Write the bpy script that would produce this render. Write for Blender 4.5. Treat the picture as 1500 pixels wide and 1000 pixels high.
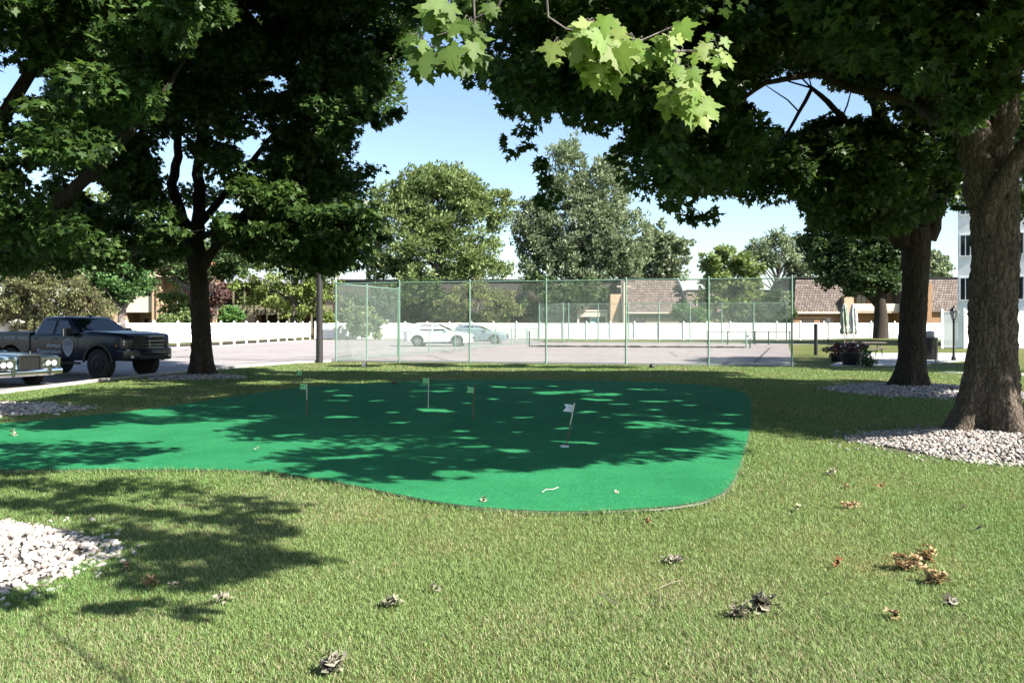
import bpy, bmesh, math, random
import numpy as np
from mathutils import Vector, Matrix
for o in list(bpy.data.objects): bpy.data.objects.remove(o)
scene = bpy.context.scene
C = scene.collection
PI = math.pi
rad = math.radians
# ------------------------------------------------------------------ camera
F, HZ, H = 1167.0, 474.0, 1.7                 # focal length in photo pixels, horizon row, eye height
cam_d = bpy.data.cameras.new('camera'); cam = bpy.data.objects.new('camera', cam_d); C.objects.link(cam)
cam.location = (0, 0, H); cam.rotation_euler = (PI/2, 0, 0)
cam_d.sensor_width = 36; cam_d.lens = F/1500*36; cam_d.shift_y = -(500-HZ)/1500
cam_d.clip_start = 0.1; cam_d.clip_end = 2000
scene.camera = cam
# ------------------------------------------------------------------ sky, sun, exposure
SUN_AZ, SUN_EL = rad(57), rad(40)             # from behind the camera towards the right, height
sdir = Vector((math.sin(SUN_AZ)*math.cos(SUN_EL), -math.cos(SUN_AZ)*math.cos(SUN_EL), math.sin(SUN_EL)))
w = bpy.data.worlds.new('World'); scene.world = w; w.use_nodes = True
nt = w.node_tree; nt.nodes.clear()
sky = nt.nodes.new('ShaderNodeTexSky'); sky.sky_type = 'NISHITA'; sky.sun_disc = False
sky.sun_elevation = SUN_EL; sky.sun_rotation = math.atan2(sdir.x, sdir.y)
sky.air_density = 1.0; sky.dust_density = 0.7; sky.ozone_density = 1.7
bg = nt.nodes.new('ShaderNodeBackground'); bg.inputs['Strength'].default_value = 0.073
wo = nt.nodes.new('ShaderNodeOutputWorld')
nt.links.new(sky.outputs[0], bg.inputs[0]); nt.links.new(bg.outputs[0], wo.inputs[0])
sl = bpy.data.lights.new('sun', 'SUN'); sl.energy = 5.0; sl.angle = rad(0.5); sl.color = (1.0, 0.95, 0.86)
so = bpy.data.objects.new('sun', sl); C.objects.link(so); so.location = (20, -20, 40)
so.rotation_euler = sdir.to_track_quat('Z', 'Y').to_euler()
scene.view_settings.view_transform = 'Standard'; scene.view_settings.look = 'None'
scene.view_settings.exposure = 1.8; scene.view_settings.gamma = 1.0
try: scene.cycles.max_bounces = 6; scene.cycles.diffuse_bounces = 3; scene.cycles.transparent_max_bounces = 6
except Exception: pass
rng = np.random.default_rng(11)
random.seed(5)
# ------------------------------------------------------------------ helpers
def P(px, py, d): return Vector(((px-750)/F*d, d, H+(HZ-py)/F*d))
def G(px, py):
    d = F*H/(py-HZ); return Vector(((px-750)/F*d, d, 0))
def tag(o, label=None, cat=None, group=None, kind=None):
    if label: o['label'] = label
    if cat: o['category'] = cat
    if group: o['group'] = group
    if kind: o['kind'] = kind
    return o
def thing(name, label, cat, loc=(0, 0, 0), rz=0, group=None):
    o = bpy.data.objects.new(name, None); C.objects.link(o); o.empty_display_size = .2
    o.location = loc; o.rotation_euler = (0, 0, rz)
    return tag(o, label, cat, group)
def link(name, me, parent=None):
    o = bpy.data.objects.new(name, me); C.objects.link(o)
    if parent is not None: o.parent = parent
    return o
def copy_tree(o, parent=None):
    c = o.copy(); C.objects.link(c)
    if parent is not None: c.parent = parent
    for ch in list(o.children): copy_tree(ch, c)
    return c
def fast_mesh(name, V, loops, totals, mat, parent=None, tint=None, smooth=False):
    me = bpy.data.meshes.new(name)
    V = np.asarray(V, dtype=np.float32); loops = np.asarray(loops, dtype=np.int32); totals = np.asarray(totals, dtype=np.int32)
    me.vertices.add(len(V)); me.vertices.foreach_set('co', V.ravel())
    me.loops.add(len(loops)); me.loops.foreach_set('vertex_index', loops)
    starts = np.concatenate(([0], np.cumsum(totals)[:-1])).astype(np.int32)
    me.polygons.add(len(totals)); me.polygons.foreach_set('loop_start', starts)
    try: me.polygons.foreach_set('loop_total', totals)
    except Exception: pass
    if smooth: me.polygons.foreach_set('use_smooth', np.ones(len(totals), dtype=bool))
    if tint is not None:
        a = me.attributes.new('tint', 'FLOAT_COLOR', 'POINT')
        col = np.ones((len(V), 4), dtype=np.float32); col[:, :3] = tint
        a.data.foreach_set('color', col.ravel())
    me.update(calc_edges=True); me.validate()
    if mat: me.materials.append(mat)
    return link(name, me, parent)
class MB:
    """collects shapes, then links them as ONE mesh object"""
    def __init__(s): s.v = []; s.f = []
    def add(s, vs, fs):
        n = len(s.v); s.v += [tuple(v) for v in vs]; s.f += [tuple(i+n for i in f) for f in fs]; return s
    def box(s, x0, x1, y0, y1, z0, z1):
        return s.add([(x0,y0,z0),(x1,y0,z0),(x1,y1,z0),(x0,y1,z0),(x0,y0,z1),(x1,y0,z1),(x1,y1,z1),(x0,y1,z1)],
              [(0,3,2,1),(4,5,6,7),(0,1,5,4),(1,2,6,5),(2,3,7,6),(3,0,4,7)])
    def hexa(s, b, t):
        return s.add(list(b)+list(t), [(3,2,1,0),(4,5,6,7),(0,1,5,4),(1,2,6,5),(2,3,7,6),(3,0,4,7)])
    def tube(s, pts, rs, n=8, cap=True):
        pts = [Vector(p) for p in pts]; m = len(pts)
        if not hasattr(rs, '__len__'): rs = [rs]*m
        vs = []; fs = []; up = None
        for i, p in enumerate(pts):
            t = (pts[min(i+1, m-1)]-pts[max(i-1, 0)])
            t = t.normalized() if t.length > 1e-9 else Vector((0, 0, 1))
            if up is None: up = Vector((1, 0, 0)) if abs(t.x) < .9 else Vector((0, 1, 0))
            a = (up-t*up.dot(t)).normalized(); b = t.cross(a); up = a
            for k in range(n):
                an = 2*PI*k/n; vs.append(p+(a*math.cos(an)+b*math.sin(an))*rs[i])
        for i in range(m-1):
            for k in range(n):
                fs.append((i*n+k, i*n+(k+1) % n, (i+1)*n+(k+1) % n, (i+1)*n+k))
        if cap: fs.append(tuple(range(n-1, -1, -1))); fs.append(tuple((m-1)*n+k for k in range(n)))
        return s.add(vs, fs)
    def lathe(s, prof, n=16, c=(0, 0, 0), axis='z'):
        vs = []; fs = []; m = len(prof)
        for r, z in prof:
            for k in range(n):
                a = 2*PI*k/n; p = (r*math.cos(a), r*math.sin(a), z)
                if axis == 'y': p = (r*math.cos(a), z, r*math.sin(a))
                vs.append((p[0]+c[0], p[1]+c[1], p[2]+c[2]))
        for i in range(m-1):
            for k in range(n):
                q = (i*n+k, i*n+(k+1) % n, (i+1)*n+(k+1) % n, (i+1)*n+k)
                fs.append(q if axis == 'z' else q[::-1])
        fs.append(tuple(range(n-1, -1, -1))); fs.append(tuple((m-1)*n+k for k in range(n)))
        return s.add(vs, fs)
    def prism(s, poly, y0, y1):       # polygon in x,z pushed along y
        n = len(poly); vs = [(x, y0, z) for x, z in poly]+[(x, y1, z) for x, z in poly]
        return s.add(vs, [tuple(range(n)), tuple(range(2*n-1, n-1, -1))]+[(i, n+i, n+(i+1) % n, (i+1) % n) for i in range(n)])
    def slab(s, poly, z0, z1):        # polygon in x,y pushed along z
        n = len(poly); vs = [(p[0], p[1], z0) for p in poly]+[(p[0], p[1], z1) for p in poly]
        return s.add(vs, [tuple(range(n-1, -1, -1)), tuple(range(n, 2*n))]+[(i, (i+1) % n, n+(i+1) % n, n+i) for i in range(n)])
    def loft(s, rings):
        n = len(rings[0]); vs = [p for r in rings for p in r]; fs = []
        for i in range(len(rings)-1):
            for k in range(n):
                fs.append((i*n+k, i*n+(k+1) % n, (i+1)*n+(k+1) % n, (i+1)*n+k))
        fs.append(tuple(range(n-1, -1, -1))); fs.append(tuple((len(rings)-1)*n+k for k in range(n)))
        return s.add(vs, fs)
    def build(s, name, mat, parent=None, smooth=None, bevel=0, seg=2):
        me = bpy.data.meshes.new(name); me.from_pydata(s.v, [], s.f)
        bm = bmesh.new(); bm.from_mesh(me)
        bmesh.ops.recalc_face_normals(bm, faces=bm.faces)
        if bevel:
            es = [e for e in bm.edges if len(e.link_faces) == 2 and e.calc_face_angle(0) > rad(28)]
            bmesh.ops.bevel(bm, geom=es, offset=bevel, segments=seg, affect='EDGES', clamp_overlap=True)
        bm.to_mesh(me); bm.free()
        if smooth is not None: me.shade_smooth(); me.set_sharp_from_angle(angle=rad(smooth))
        if mat: me.materials.append(mat)
        return link(name, me, parent)
def inpoly(x, y, poly):
    x = np.asarray(x); y = np.asarray(y); r = np.zeros(x.shape, dtype=bool); n = len(poly); j = n-1
    for i in range(n):
        xi, yi = poly[i][0], poly[i][1]; xj, yj = poly[j][0], poly[j][1]
        c = ((yi > y) != (yj > y)) & (x < (xj-xi)*(y-yi)/((yj-yi)+1e-12)+xi)
        r ^= c; j = i
    return r
# ------------------------------------------------------------------ materials
def nodes(name):
    m = bpy.data.materials.new(name); m.use_nodes = True; t = m.node_tree; t.nodes.clear()
    out = t.nodes.new('ShaderNodeOutputMaterial'); return m, t, out
def N(t, kind, **kw):
    n = t.nodes.new('ShaderNode'+kind)
    for k, v in kw.items():
        if k in n.inputs: n.inputs[k].default_value = v
        else: setattr(n, k, v)
    return n
def ramp(t, stops):
    r = t.nodes.new('ShaderNodeValToRGB'); e = r.color_ramp.elements
    e[0].position, e[0].color = stops[0][0], (*stops[0][1], 1)
    e[1].position, e[1].color = stops[-1][0], (*stops[-1][1], 1)
    for p, c in stops[1:-1]:
        q = e.new(p); q.color = (*c, 1)
    return r
def mat(name, c1, c2=None, rough=.6, metal=0, scale=3.0, bump=0, bscale=40, spec=.4, stretch=None, coat=0):
    m, t, out = nodes(name)
    b = N(t, 'BsdfPrincipled', Roughness=rough, Metallic=metal); b.inputs['Specular IOR Level'].default_value = spec
    if coat: b.inputs['Coat Weight'].default_value = coat; b.inputs['Coat Roughness'].default_value = .04
    tc = N(t, 'TexCoord'); co = tc.outputs['Object']
    if stretch:
        mp = N(t, 'Mapping'); mp.inputs['Scale'].default_value = stretch; t.links.new(co, mp.inputs[0]); co = mp.outputs[0]
    c2 = c2 or tuple(x*.82 for x in c1)
    n = N(t, 'TexNoise', Scale=scale, Detail=6.0, Roughness=.62); t.links.new(co, n.inputs['Vector'])
    r = ramp(t, [(.32, c2), (.68, c1)]); t.links.new(n.outputs[0], r.inputs[0]); t.links.new(r.outputs[0], b.inputs['Base Color'])
    if bump:
        n2 = N(t, 'TexNoise', Scale=bscale, Detail=5.0); t.links.new(co, n2.inputs['Vector'])
        bp = N(t, 'Bump', Strength=bump, Distance=.02); t.links.new(n2.outputs[0], bp.inputs['Height']); t.links.new(bp.outputs[0], b.inputs['Normal'])
    t.links.new(b.outputs[0], out.inputs[0]); return m
def leaf_mat(name, trans=.35, rough=.45, gain=1.0, spec=.35):
    m, t, out = nodes(name)
    a = N(t, 'Attribute'); a.attribute_name = 'tint'
    hs = N(t, 'HueSaturation', Value=gain); t.links.new(a.outputs['Color'], hs.inputs['Color'])
    b = N(t, 'BsdfPrincipled', Roughness=rough); b.inputs['Specular IOR Level'].default_value = spec
    t.links.new(hs.outputs[0], b.inputs['Base Color'])
    tr = N(t, 'BsdfTranslucent'); h2 = N(t, 'HueSaturation', Hue=.485, Saturation=1.1, Value=1.25)
    t.links.new(hs.outputs[0], h2.inputs['Color']); t.links.new(h2.outputs[0], tr.inputs[0])
    mx = N(t, 'MixShader', Fac=trans); t.links.new(b.outputs[0], mx.inputs[1]); t.links.new(tr.outputs[0], mx.inputs[2])
    t.links.new(mx.outputs[0], out.inputs[0]); return m
def tint_mat(name, rough=.7, spec=.3, nscale=60, namt=.25):
    m, t, out = nodes(name)
    a = N(t, 'Attribute'); a.attribute_name = 'tint'; tc = N(t, 'TexCoord')
    n = N(t, 'TexNoise', Scale=nscale, Detail=4.0); t.links.new(tc.outputs['Object'], n.inputs['Vector'])
    mr = N(t, 'MapRange'); mr.inputs[3].default_value = 1-namt; mr.inputs[4].default_value = 1+namt; t.links.new(n.outputs[0], mr.inputs[0])
    hs = N(t, 'HueSaturation'); t.links.new(a.outputs['Color'], hs.inputs['Color']); t.links.new(mr.outputs[0], hs.inputs['Value'])
    b = N(t, 'BsdfPrincipled', Roughness=rough); b.inputs['Specular IOR Level'].default_value = spec
    t.links.new(hs.outputs[0], b.inputs['Base Color']); t.links.new(b.outputs[0], out.inputs[0]); return m
def bark_mat(name, c1, c2, vs=9.0, bump=.9):
    m, t, out = nodes(name)
    tc = N(t, 'TexCoord'); mp = N(t, 'Mapping'); mp.inputs['Scale'].default_value = (1, 1, .07); t.links.new(tc.outputs['Object'], mp.inputs[0])
    n1 = N(t, 'TexNoise', Scale=vs*2.2, Detail=8.0, Roughness=.75, Distortion=1.4); t.links.new(mp.outputs[0], n1.inputs['Vector'])
    nd = N(t, 'TexNoise', Scale=vs*.9, Detail=4.0); t.links.new(tc.outputs['Object'], nd.inputs['Vector'])
    md = N(t, 'MixRGB', blend_type='ADD'); md.inputs[0].default_value = .12; t.links.new(mp.outputs[0], md.inputs[1]); t.links.new(nd.outputs['Color'], md.inputs[2])
    v = N(t, 'TexVoronoi', Scale=vs*2.2); v.feature = 'DISTANCE_TO_EDGE'; t.links.new(md.outputs[0], v.inputs['Vector'])
    mul = N(t, 'Math', operation='MULTIPLY'); mr = N(t, 'MapRange'); mr.inputs[2].default_value = .22; mr.inputs[3].default_value = .25
    t.links.new(v.outputs['Distance'], mr.inputs[0]); t.links.new(mr.outputs[0], mul.inputs[0]); t.links.new(n1.outputs[0], mul.inputs[1])
    r = ramp(t, [(.08, c2), (.5, c1)]); t.links.new(mul.outputs[0], r.inputs[0])
    b = N(t, 'BsdfPrincipled', Roughness=.9); b.inputs['Specular IOR Level'].default_value = .15; t.links.new(r.outputs[0], b.inputs['Base Color'])
    bp = N(t, 'Bump', Strength=bump, Distance=.035); t.links.new(mul.outputs[0], bp.inputs['Height']); t.links.new(bp.outputs[0], b.inputs['Normal'])
    t.links.new(b.outputs[0], out.inputs[0]); return m
def shingle_mat(name, c1, c2, row=.28, wid=.32):
    m, t, out = nodes(name)
    tc = N(t, 'TexCoord'); sx = N(t, 'SeparateXYZ'); t.links.new(tc.outputs['Object'], sx.inputs[0])
    ad = N(t, 'Math', operation='ADD'); t.links.new(sx.outputs[0], ad.inputs[0]); t.links.new(sx.outputs[1], ad.inputs[1])
    cb = N(t, 'CombineXYZ'); t.links.new(ad.outputs[0], cb.inputs[0]); t.links.new(sx.outputs[2], cb.inputs[1])
    br = N(t, 'TexBrick', Scale=1.0); br.inputs['Color1'].default_value = (*c1, 1); br.inputs['Color2'].default_value = (*c2, 1)
    br.inputs['Mortar'].default_value = tuple(x*.3 for x in c2)+(1,); br.inputs['Mortar Size'].default_value = .035; br.inputs['Bias'].default_value = -.1
    br.inputs['Brick Width'].default_value = wid; br.inputs['Row Height'].default_value = row
    t.links.new(cb.outputs[0], br.inputs['Vector'])
    n = N(t, 'TexNoise', Scale=3.5, Detail=7.0); t.links.new(tc.outputs['Object'], n.inputs['Vector'])
    mr = N(t, 'MapRange'); mr.inputs[3].default_value = .55; mr.inputs[4].default_value = 1.45; t.links.new(n.outputs[0], mr.inputs[0])
    hs = N(t, 'HueSaturation'); t.links.new(br.outputs[0], hs.inputs['Color']); t.links.new(mr.outputs[0], hs.inputs['Value'])
    b = N(t, 'BsdfPrincipled', Roughness=.85); t.links.new(hs.outputs[0], b.inputs['Base Color'])
    bp = N(t, 'Bump', Strength=.7, Distance=.05); t.links.new(br.outputs['Fac'], bp.inputs['Height']); bp.invert = True
    t.links.new(bp.outputs[0], b.inputs['Normal']); t.links.new(b.outputs[0], out.inputs[0]); return m
M = {}
M['vinyl'] = mat('white_vinyl', (.80, .80, .80), (.64, .65, .64), rough=.45, scale=.9)
M['galv'] = mat('green_coated_steel', (.15, .25, .19), (.10, .18, .135), rough=.5, scale=8)
M['wire'] = mat('chain_link_wire', (.27, .345, .30), (.2, .27, .23), rough=.5, scale=2)
M['dpost'] = mat('dark_green_steel', (.03, .06, .045), rough=.5, scale=8)
M['black'] = mat('black_paint', (.012, .012, .013), rough=.4, scale=8)
M['pole'] = mat('dark_bronze_pole', (.026, .024, .024), (.018, .017, .017), rough=.55, scale=5)
M['grey'] = mat('grey_metal', (.32, .33, .35), rough=.5, scale=5)
M['conc'] = mat('concrete', (.36, .35, .33), (.27, .26, .25), rough=.9, scale=5, bump=.3, bscale=60)
M['tan'] = mat('tan_stucco', (.42, .30, .20), (.34, .24, .16), rough=.9, scale=2, bump=.2, bscale=30)
M['tanl'] = mat('cream_siding', (.58, .5, .4), (.5, .42, .33), rough=.85, scale=2)
M['brown'] = mat('brown_timber', (.09, .055, .035), (.06, .038, .025), rough=.8, scale=3)
M['orange'] = mat('cedar_boards', (.27, .155, .085), (.2, .115, .06), rough=.8, scale=2, stretch=(6, 6, .4))
M['olive'] = mat('olive_wall', (.17, .16, .10), (.14, .13, .08), rough=.9, scale=2)
M['shake'] = shingle_mat('cedar_shake_roof', (.21, .165, .14), (.095, .07, .06))
M['shaked'] = shingle_mat('dark_shaded_shake_roof', (.05, .038, .033), (.024, .018, .016))  # dark shake, its colour lowered further to stand for tree shade
M['tile'] = shingle_mat('red_tile_roof', (.45, .2, .11), (.33, .14, .08), row=.33, wid=.3)
M['glass'] = mat('window_glass', (.02, .025, .03), rough=.06, scale=2, spec=.7)
M['wood'] = mat('weathered_wood', (.22, .18, .15), (.14, .11, .09), rough=.85, scale=3, stretch=(2, 12, 12))
M['canvas'] = mat('sage_canvas', (.30, .34, .26), (.24, .28, .21), rough=.9, scale=4)
M['canvasw'] = mat('pale_canvas', (.46, .48, .46), (.38, .4, .38), rough=.9, scale=4)
M['flagw'] = mat('white_flag_cloth', (.62, .68, .74), rough=.7, scale=20)
M['flagg'] = mat('green_flag_cloth', (.22, .62, .26), (.17, .52, .2), rough=.7, scale=20)
M['stick'] = mat('pale_flag_stick', (.55, .5, .42), rough=.6, scale=20)
M['stickr'] = mat('rusty_shaded_flag_stick', (.16, .08, .05), rough=.7, scale=20)
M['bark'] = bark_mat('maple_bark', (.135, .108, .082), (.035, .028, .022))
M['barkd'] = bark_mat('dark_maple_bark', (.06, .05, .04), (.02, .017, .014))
M['barkg'] = bark_mat('grey_bark', (.2, .18, .16), (.06, .05, .045), vs=4)
M['leaf'] = leaf_mat('maple_leaves', .42, gain=1.5)
M['leafnear'] = leaf_mat('near_maple_leaf', .5, rough=.5, gain=.85, spec=.2)
M['leaffar'] = leaf_mat('distant_leaves', .30, gain=1.35, rough=.6, spec=.25)
M['stone'] = tint_mat('river_gravel', rough=.8)
M['blade'] = leaf_mat('grass_blades', .30, rough=.5, spec=.25)
M['dry'] = leaf_mat('dry_leaves', .15, rough=.8, spec=.1)
# ------------------------------------------------------------------ ground, paving, turf
def ground_mat():
    m, t, out = nodes('lawn_soil_and_grass')
    tc = N(t, 'TexCoord'); co = tc.outputs['Object']
    n1 = N(t, 'TexNoise', Scale=.55, Detail=6.0, Roughness=.6); t.links.new(co, n1.inputs['Vector'])
    n2 = N(t, 'TexNoise', Scale=14.0, Detail=8.0, Roughness=.75); t.links.new(co, n2.inputs['Vector'])
    r1 = ramp(t, [(.30, (.075, .105, .03)), (.5, (.11, .13, .045)), (.72, (.18, .16, .075))]); t.links.new(n1.outputs[0], r1.inputs[0])
    r2 = ramp(t, [(.3, (.45, .45, .4)), (.7, (1.35, 1.3, 1.2))]); t.links.new(n2.outputs[0], r2.inputs[0])
    mx = N(t, 'MixRGB', blend_type='MULTIPLY'); mx.inputs[0].default_value = 1; t.links.new(r1.outputs[0], mx.inputs[1]); t.links.new(r2.outputs[0], mx.inputs[2])
    b = N(t, 'BsdfPrincipled', Roughness=.9); b.inputs['Specular IOR Level'].default_value = .1; t.links.new(mx.outputs[0], b.inputs['Base Color'])
    n3 = N(t, 'TexNoise', Scale=55.0, Detail=4.0); t.links.new(co, n3.inputs['Vector'])
    bp = N(t, 'Bump', Strength=.8, Distance=.04); t.links.new(n3.outputs[0], bp.inputs['Height']); t.links.new(bp.outputs[0], b.inputs['Normal'])
    t.links.new(b.outputs[0], out.inputs[0]); return m
def asphalt_mat(name, c1, c2, line):
    m, t, out = nodes(name)
    tc = N(t, 'TexCoord'); co = tc.outputs['Object']
    n1 = N(t, 'TexNoise', Scale=.35, Detail=7.0, Roughness=.65); t.links.new(co, n1.inputs['Vector'])
    r1 = ramp(t, [(.3, c2), (.7, c1)]); t.links.new(n1.outputs[0], r1.inputs[0])
    n2 = N(t, 'TexNoise', Scale=90.0, Detail=3.0); t.links.new(co, n2.inputs['Vector'])
    r2 = ramp(t, [(.3, (.75, .75, .75)), (.7, (1.2, 1.2, 1.2))]); t.links.new(n2.outputs[0], r2.inputs[0])
    mx = N(t, 'MixRGB', blend_type='MULTIPLY'); mx.inputs[0].default_value = 1; t.links.new(r1.outputs[0], mx.inputs[1]); t.links.new(r2.outputs[0], mx.inputs[2])
    v = N(t, 'TexVoronoi', Scale=line); v.feature = 'DISTANCE_TO_EDGE'
    n3 = N(t, 'TexNoise', Scale=.8, Detail=5.0); t.links.new(co, n3.inputs['Vector'])
    mv = N(t, 'MixRGB', blend_type='ADD'); mv.inputs[0].default_value = .9; t.links.new(co, mv.inputs[1]); t.links.new(n3.outputs['Color'], mv.inputs[2]); t.links.new(mv.outputs[0], v.inputs['Vector'])
    rc = ramp(t, [(.0, (.45, .45, .45)), (.012, (1, 1, 1))]); t.links.new(v.outputs['Distance'], rc.inputs[0])
    m2 = N(t, 'MixRGB', blend_type='MULTIPLY'); m2.inputs[0].default_value = 1; t.links.new(mx.outputs[0], m2.inputs[1]); t.links.new(rc.outputs[0], m2.inputs[2])
    b = N(t, 'BsdfPrincipled', Roughness=.9); b.inputs['Specular IOR Level'].default_value = .2; t.links.new(m2.outputs[0], b.inputs['Base Color'])
    t.links.new(b.outputs[0], out.inputs[0]); return m
def turf_mat():
    m, t, out = nodes('green_carpet_turf')
    tc = N(t, 'TexCoord'); co = tc.outputs['Object']
    n1 = N(t, 'TexNoise', Scale=.9, Detail=9.0, Roughness=.72); t.links.new(co, n1.inputs['Vector'])
    r1 = ramp(t, [(.3, (.013, .140, .050)), (.7, (.026, .205, .080))]); t.links.new(n1.outputs[0], r1.inputs[0])
    n2 = N(t, 'TexNoise', Scale=48.0, Detail=6.0, Roughness=.85); t.links.new(co, n2.inputs['Vector'])
    r2 = ramp(t, [(.34, (.42, .5, .42)), (.68, (1.6, 1.5, 1.65))]); t.links.new(n2.outputs[0], r2.inputs[0])
    mx = N(t, 'MixRGB', blend_type='MULTIPLY'); mx.inputs[0].default_value = 1; t.links.new(r1.outputs[0], mx.inputs[1]); t.links.new(r2.outputs[0], mx.inputs[2])
    n4 = N(t, 'TexNoise', Scale=5.0, Detail=11.0, Roughness=.85); t.links.new(co, n4.inputs['Vector'])
    r4 = ramp(t, [(.655, (0, 0, 0)), (.76, (.8, .8, .8))]); t.links.new(n4.outputs[0], r4.inputs[0])
    m4 = N(t, 'MixRGB'); m4.inputs[2].default_value = (.12, .11, .07, 1); t.links.new(r4.outputs[0], m4.inputs[0]); t.links.new(mx.outputs[0], m4.inputs[1])
    b = N(t, 'BsdfPrincipled', Roughness=.95); b.inputs['Specular IOR Level'].default_value = .1; t.links.new(m4.outputs[0], b.inputs['Base Color'])
    n3 = N(t, 'TexNoise', Scale=160.0, Detail=2.0); t.links.new(co, n3.inputs['Vector'])
    bp = N(t, 'Bump', Strength=.7, Distance=.02); t.links.new(n3.outputs[0], bp.inputs['Height']); t.links.new(bp.outputs[0], b.inputs['Normal'])
    t.links.new(b.outputs[0], out.inputs[0]); return m
def sheet(name, poly, z, m, thick=None):
    mb = MB()
    if thick: mb.slab(poly, z-thick, z)
    else: mb.add([(p[0], p[1], z) for p in poly], [tuple(range(len(poly)))])
    o = mb.build(name, m); 
    if not thick:
        if o.data.polygons[0].normal.z < 0: o.data.flip_normals()
    return tag(o, kind='structure')
M['lawn'] = ground_mat()
lawn = sheet('lawn', [(-600, -80), (600, -80), (600, 900), (-600, 900)], 0, M['lawn'])
tag(lawn, 'mown green lawn with dry patches around the putting green', 'lawn')
M['asphalt'] = asphalt_mat('bleached_asphalt', (.275, .25, .248), (.215, .196, .194), .12)
M['court'] = asphalt_mat('worn_court_surface', (.25, .220, .214), (.195, .170, .166), .09)
EDGE = [(-12.9, 8), (-12.6, 15), (-12.35, 20), (-12.1, 23.5), (-11.75, 26), (-11.2, 28.5), (-10.3, 31.5), (-9.3, 34), (-8.1, 35.5)]
A, B, Cc, D = Vector((-7.9, 35.7, 0)), Vector((11.1, 31.5, 0)), Vector((2.5, 73, 0)), Vector((23.6, 68.5, 0))
asph = [(-90, 8)]+EDGE+[(A.x+.1, A.y+.1), (3.2, 76), (1.5, 85.6), (-22, 83.5), (-24.3, 60), (-29.5, 50), (-60, 20)]
tag(sheet('parking_lot', asph, .006, M['asphalt']), 'sun bleached asphalt parking lot behind the lawn', 'parking lot')
tag(sheet('tennis_court', [(A.x, A.y), (B.x+.1, B.y), (D.x+.2, D.y+.3), (Cc.x, Cc.y+.3)], .012, M['court']), 'worn pinkish grey tennis court inside the chain link fences', 'tennis court')
kb = MB()
pts = [Vector((x, y, 0)) for x, y in EDGE]
for i in range(len(pts)-1):
    a, b = pts[i], pts[i+1]; n = Vector((-(b-a).y, (b-a).x, 0)).normalized()*.07
    kb.hexa([(a-n)+Vector((0, 0, -.05)), (b-n)+Vector((0, 0, -.05)), (b+n)+Vector((0, 0, -.05)), (a+n)+Vector((0, 0, -.05))],
            [(a-n)+Vector((0, 0, .085)), (b-n)+Vector((0, 0, .085)), (b+n)+Vector((0, 0, .085)), (a+n)+Vector((0, 0, .085))])
tag(kb.build('kerb', M['conc']), 'low concrete kerb edging the lawn by the parked cars', 'kerb', kind='structure')
gpx = [(0,623),(100,614),(200,604),(300,589),(380,577),(440,568),(540,562),(640,558.5),(760,558),(880,559),(980,562),(1050,567),(1088,575),(1101,588),(1100,610),(1097,640),(1090,665),(1083,690),(1070,718),(1040,737),(980,747),(900,752.5),(820,754.5),(740,751),(660,743),(600,732),(540,719),(480,707),(430,700),(380,693),(300,691),(200,691),(100,691),(0,692)]
GREEN = [tuple(G(x, y))[:2] for x, y in gpx]
GREEN = GREEN+[(-7.6, 9.2), (-9.0, 10.2), (-9.3, 12.0), (-8.9, 13.2)]
def smooth_poly(p, it=2):
    for _ in range(it):
        q = []
        for i in range(len(p)):
            a, b = p[i], p[(i+1) % len(p)]
            q += [(a[0]*.75+b[0]*.25, a[1]*.75+b[1]*.25), (a[0]*.25+b[0]*.75, a[1]*.25+b[1]*.75)]
        p = q
    return p
GREEN = smooth_poly(GREEN)
gc = (0, 13)
def grow(p, k):
    n = len(p); out = []
    ar = sum(p[i][0]*p[(i+1) % n][1]-p[(i+1) % n][0]*p[i][1] for i in range(n)); s = 1 if ar > 0 else -1
    for i in range(n):
        a, b = p[i-1], p[(i+1) % n]; tx, ty = b[0]-a[0], b[1]-a[1]; L = math.hypot(tx, ty)+1e-9
        out.append((p[i][0]+s*ty/L*k, p[i][1]-s*tx/L*k))
    return out
M['turf'] = turf_mat()
tag(sheet('putting_green_edging', grow(GREEN, .018), .028, mat('frayed_turf_edge', (.10, .12, .07), (.03, .06, .035), rough=.9, scale=2.2), thick=.05), 'dark frayed edging round the putting green', 'edging')
tag(sheet('putting_green', GREEN, .034, M['turf']), 'bright green carpet putting green with six flags', 'putting green')
near_ = [p for p in GREEN if p[1] < 8.2 and p[0] > .55]
near_ = sorted(near_, key=lambda p: p[0])
wv = [(.02+.045*abs(math.sin(p[0]*3.1))*min(1, max(0, (p[0]-.55)*1.5))) for p in near_]
mb_ = MB(); vs_ = [(p[0], p[1]+.03, .022) for p in near_]+[(p[0]+.35*w_*(p[0] > 1.6), p[1]-w_, .020) for p, w_ in zip(near_, wv)]; k_ = len(near_)
for i in range(k_-1): mb_.add([vs_[i], vs_[i+1], vs_[k_+i+1], vs_[k_+i]], [(0, 3, 2, 1)])
tag(mb_.build('concrete_lip', mat('dirty_lip', (.3, .285, .25), (.09, .095, .07), rough=.95, scale=5.0)), 'bare pale lip along the near right rim of the putting green', 'lip', kind='structure')
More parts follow.
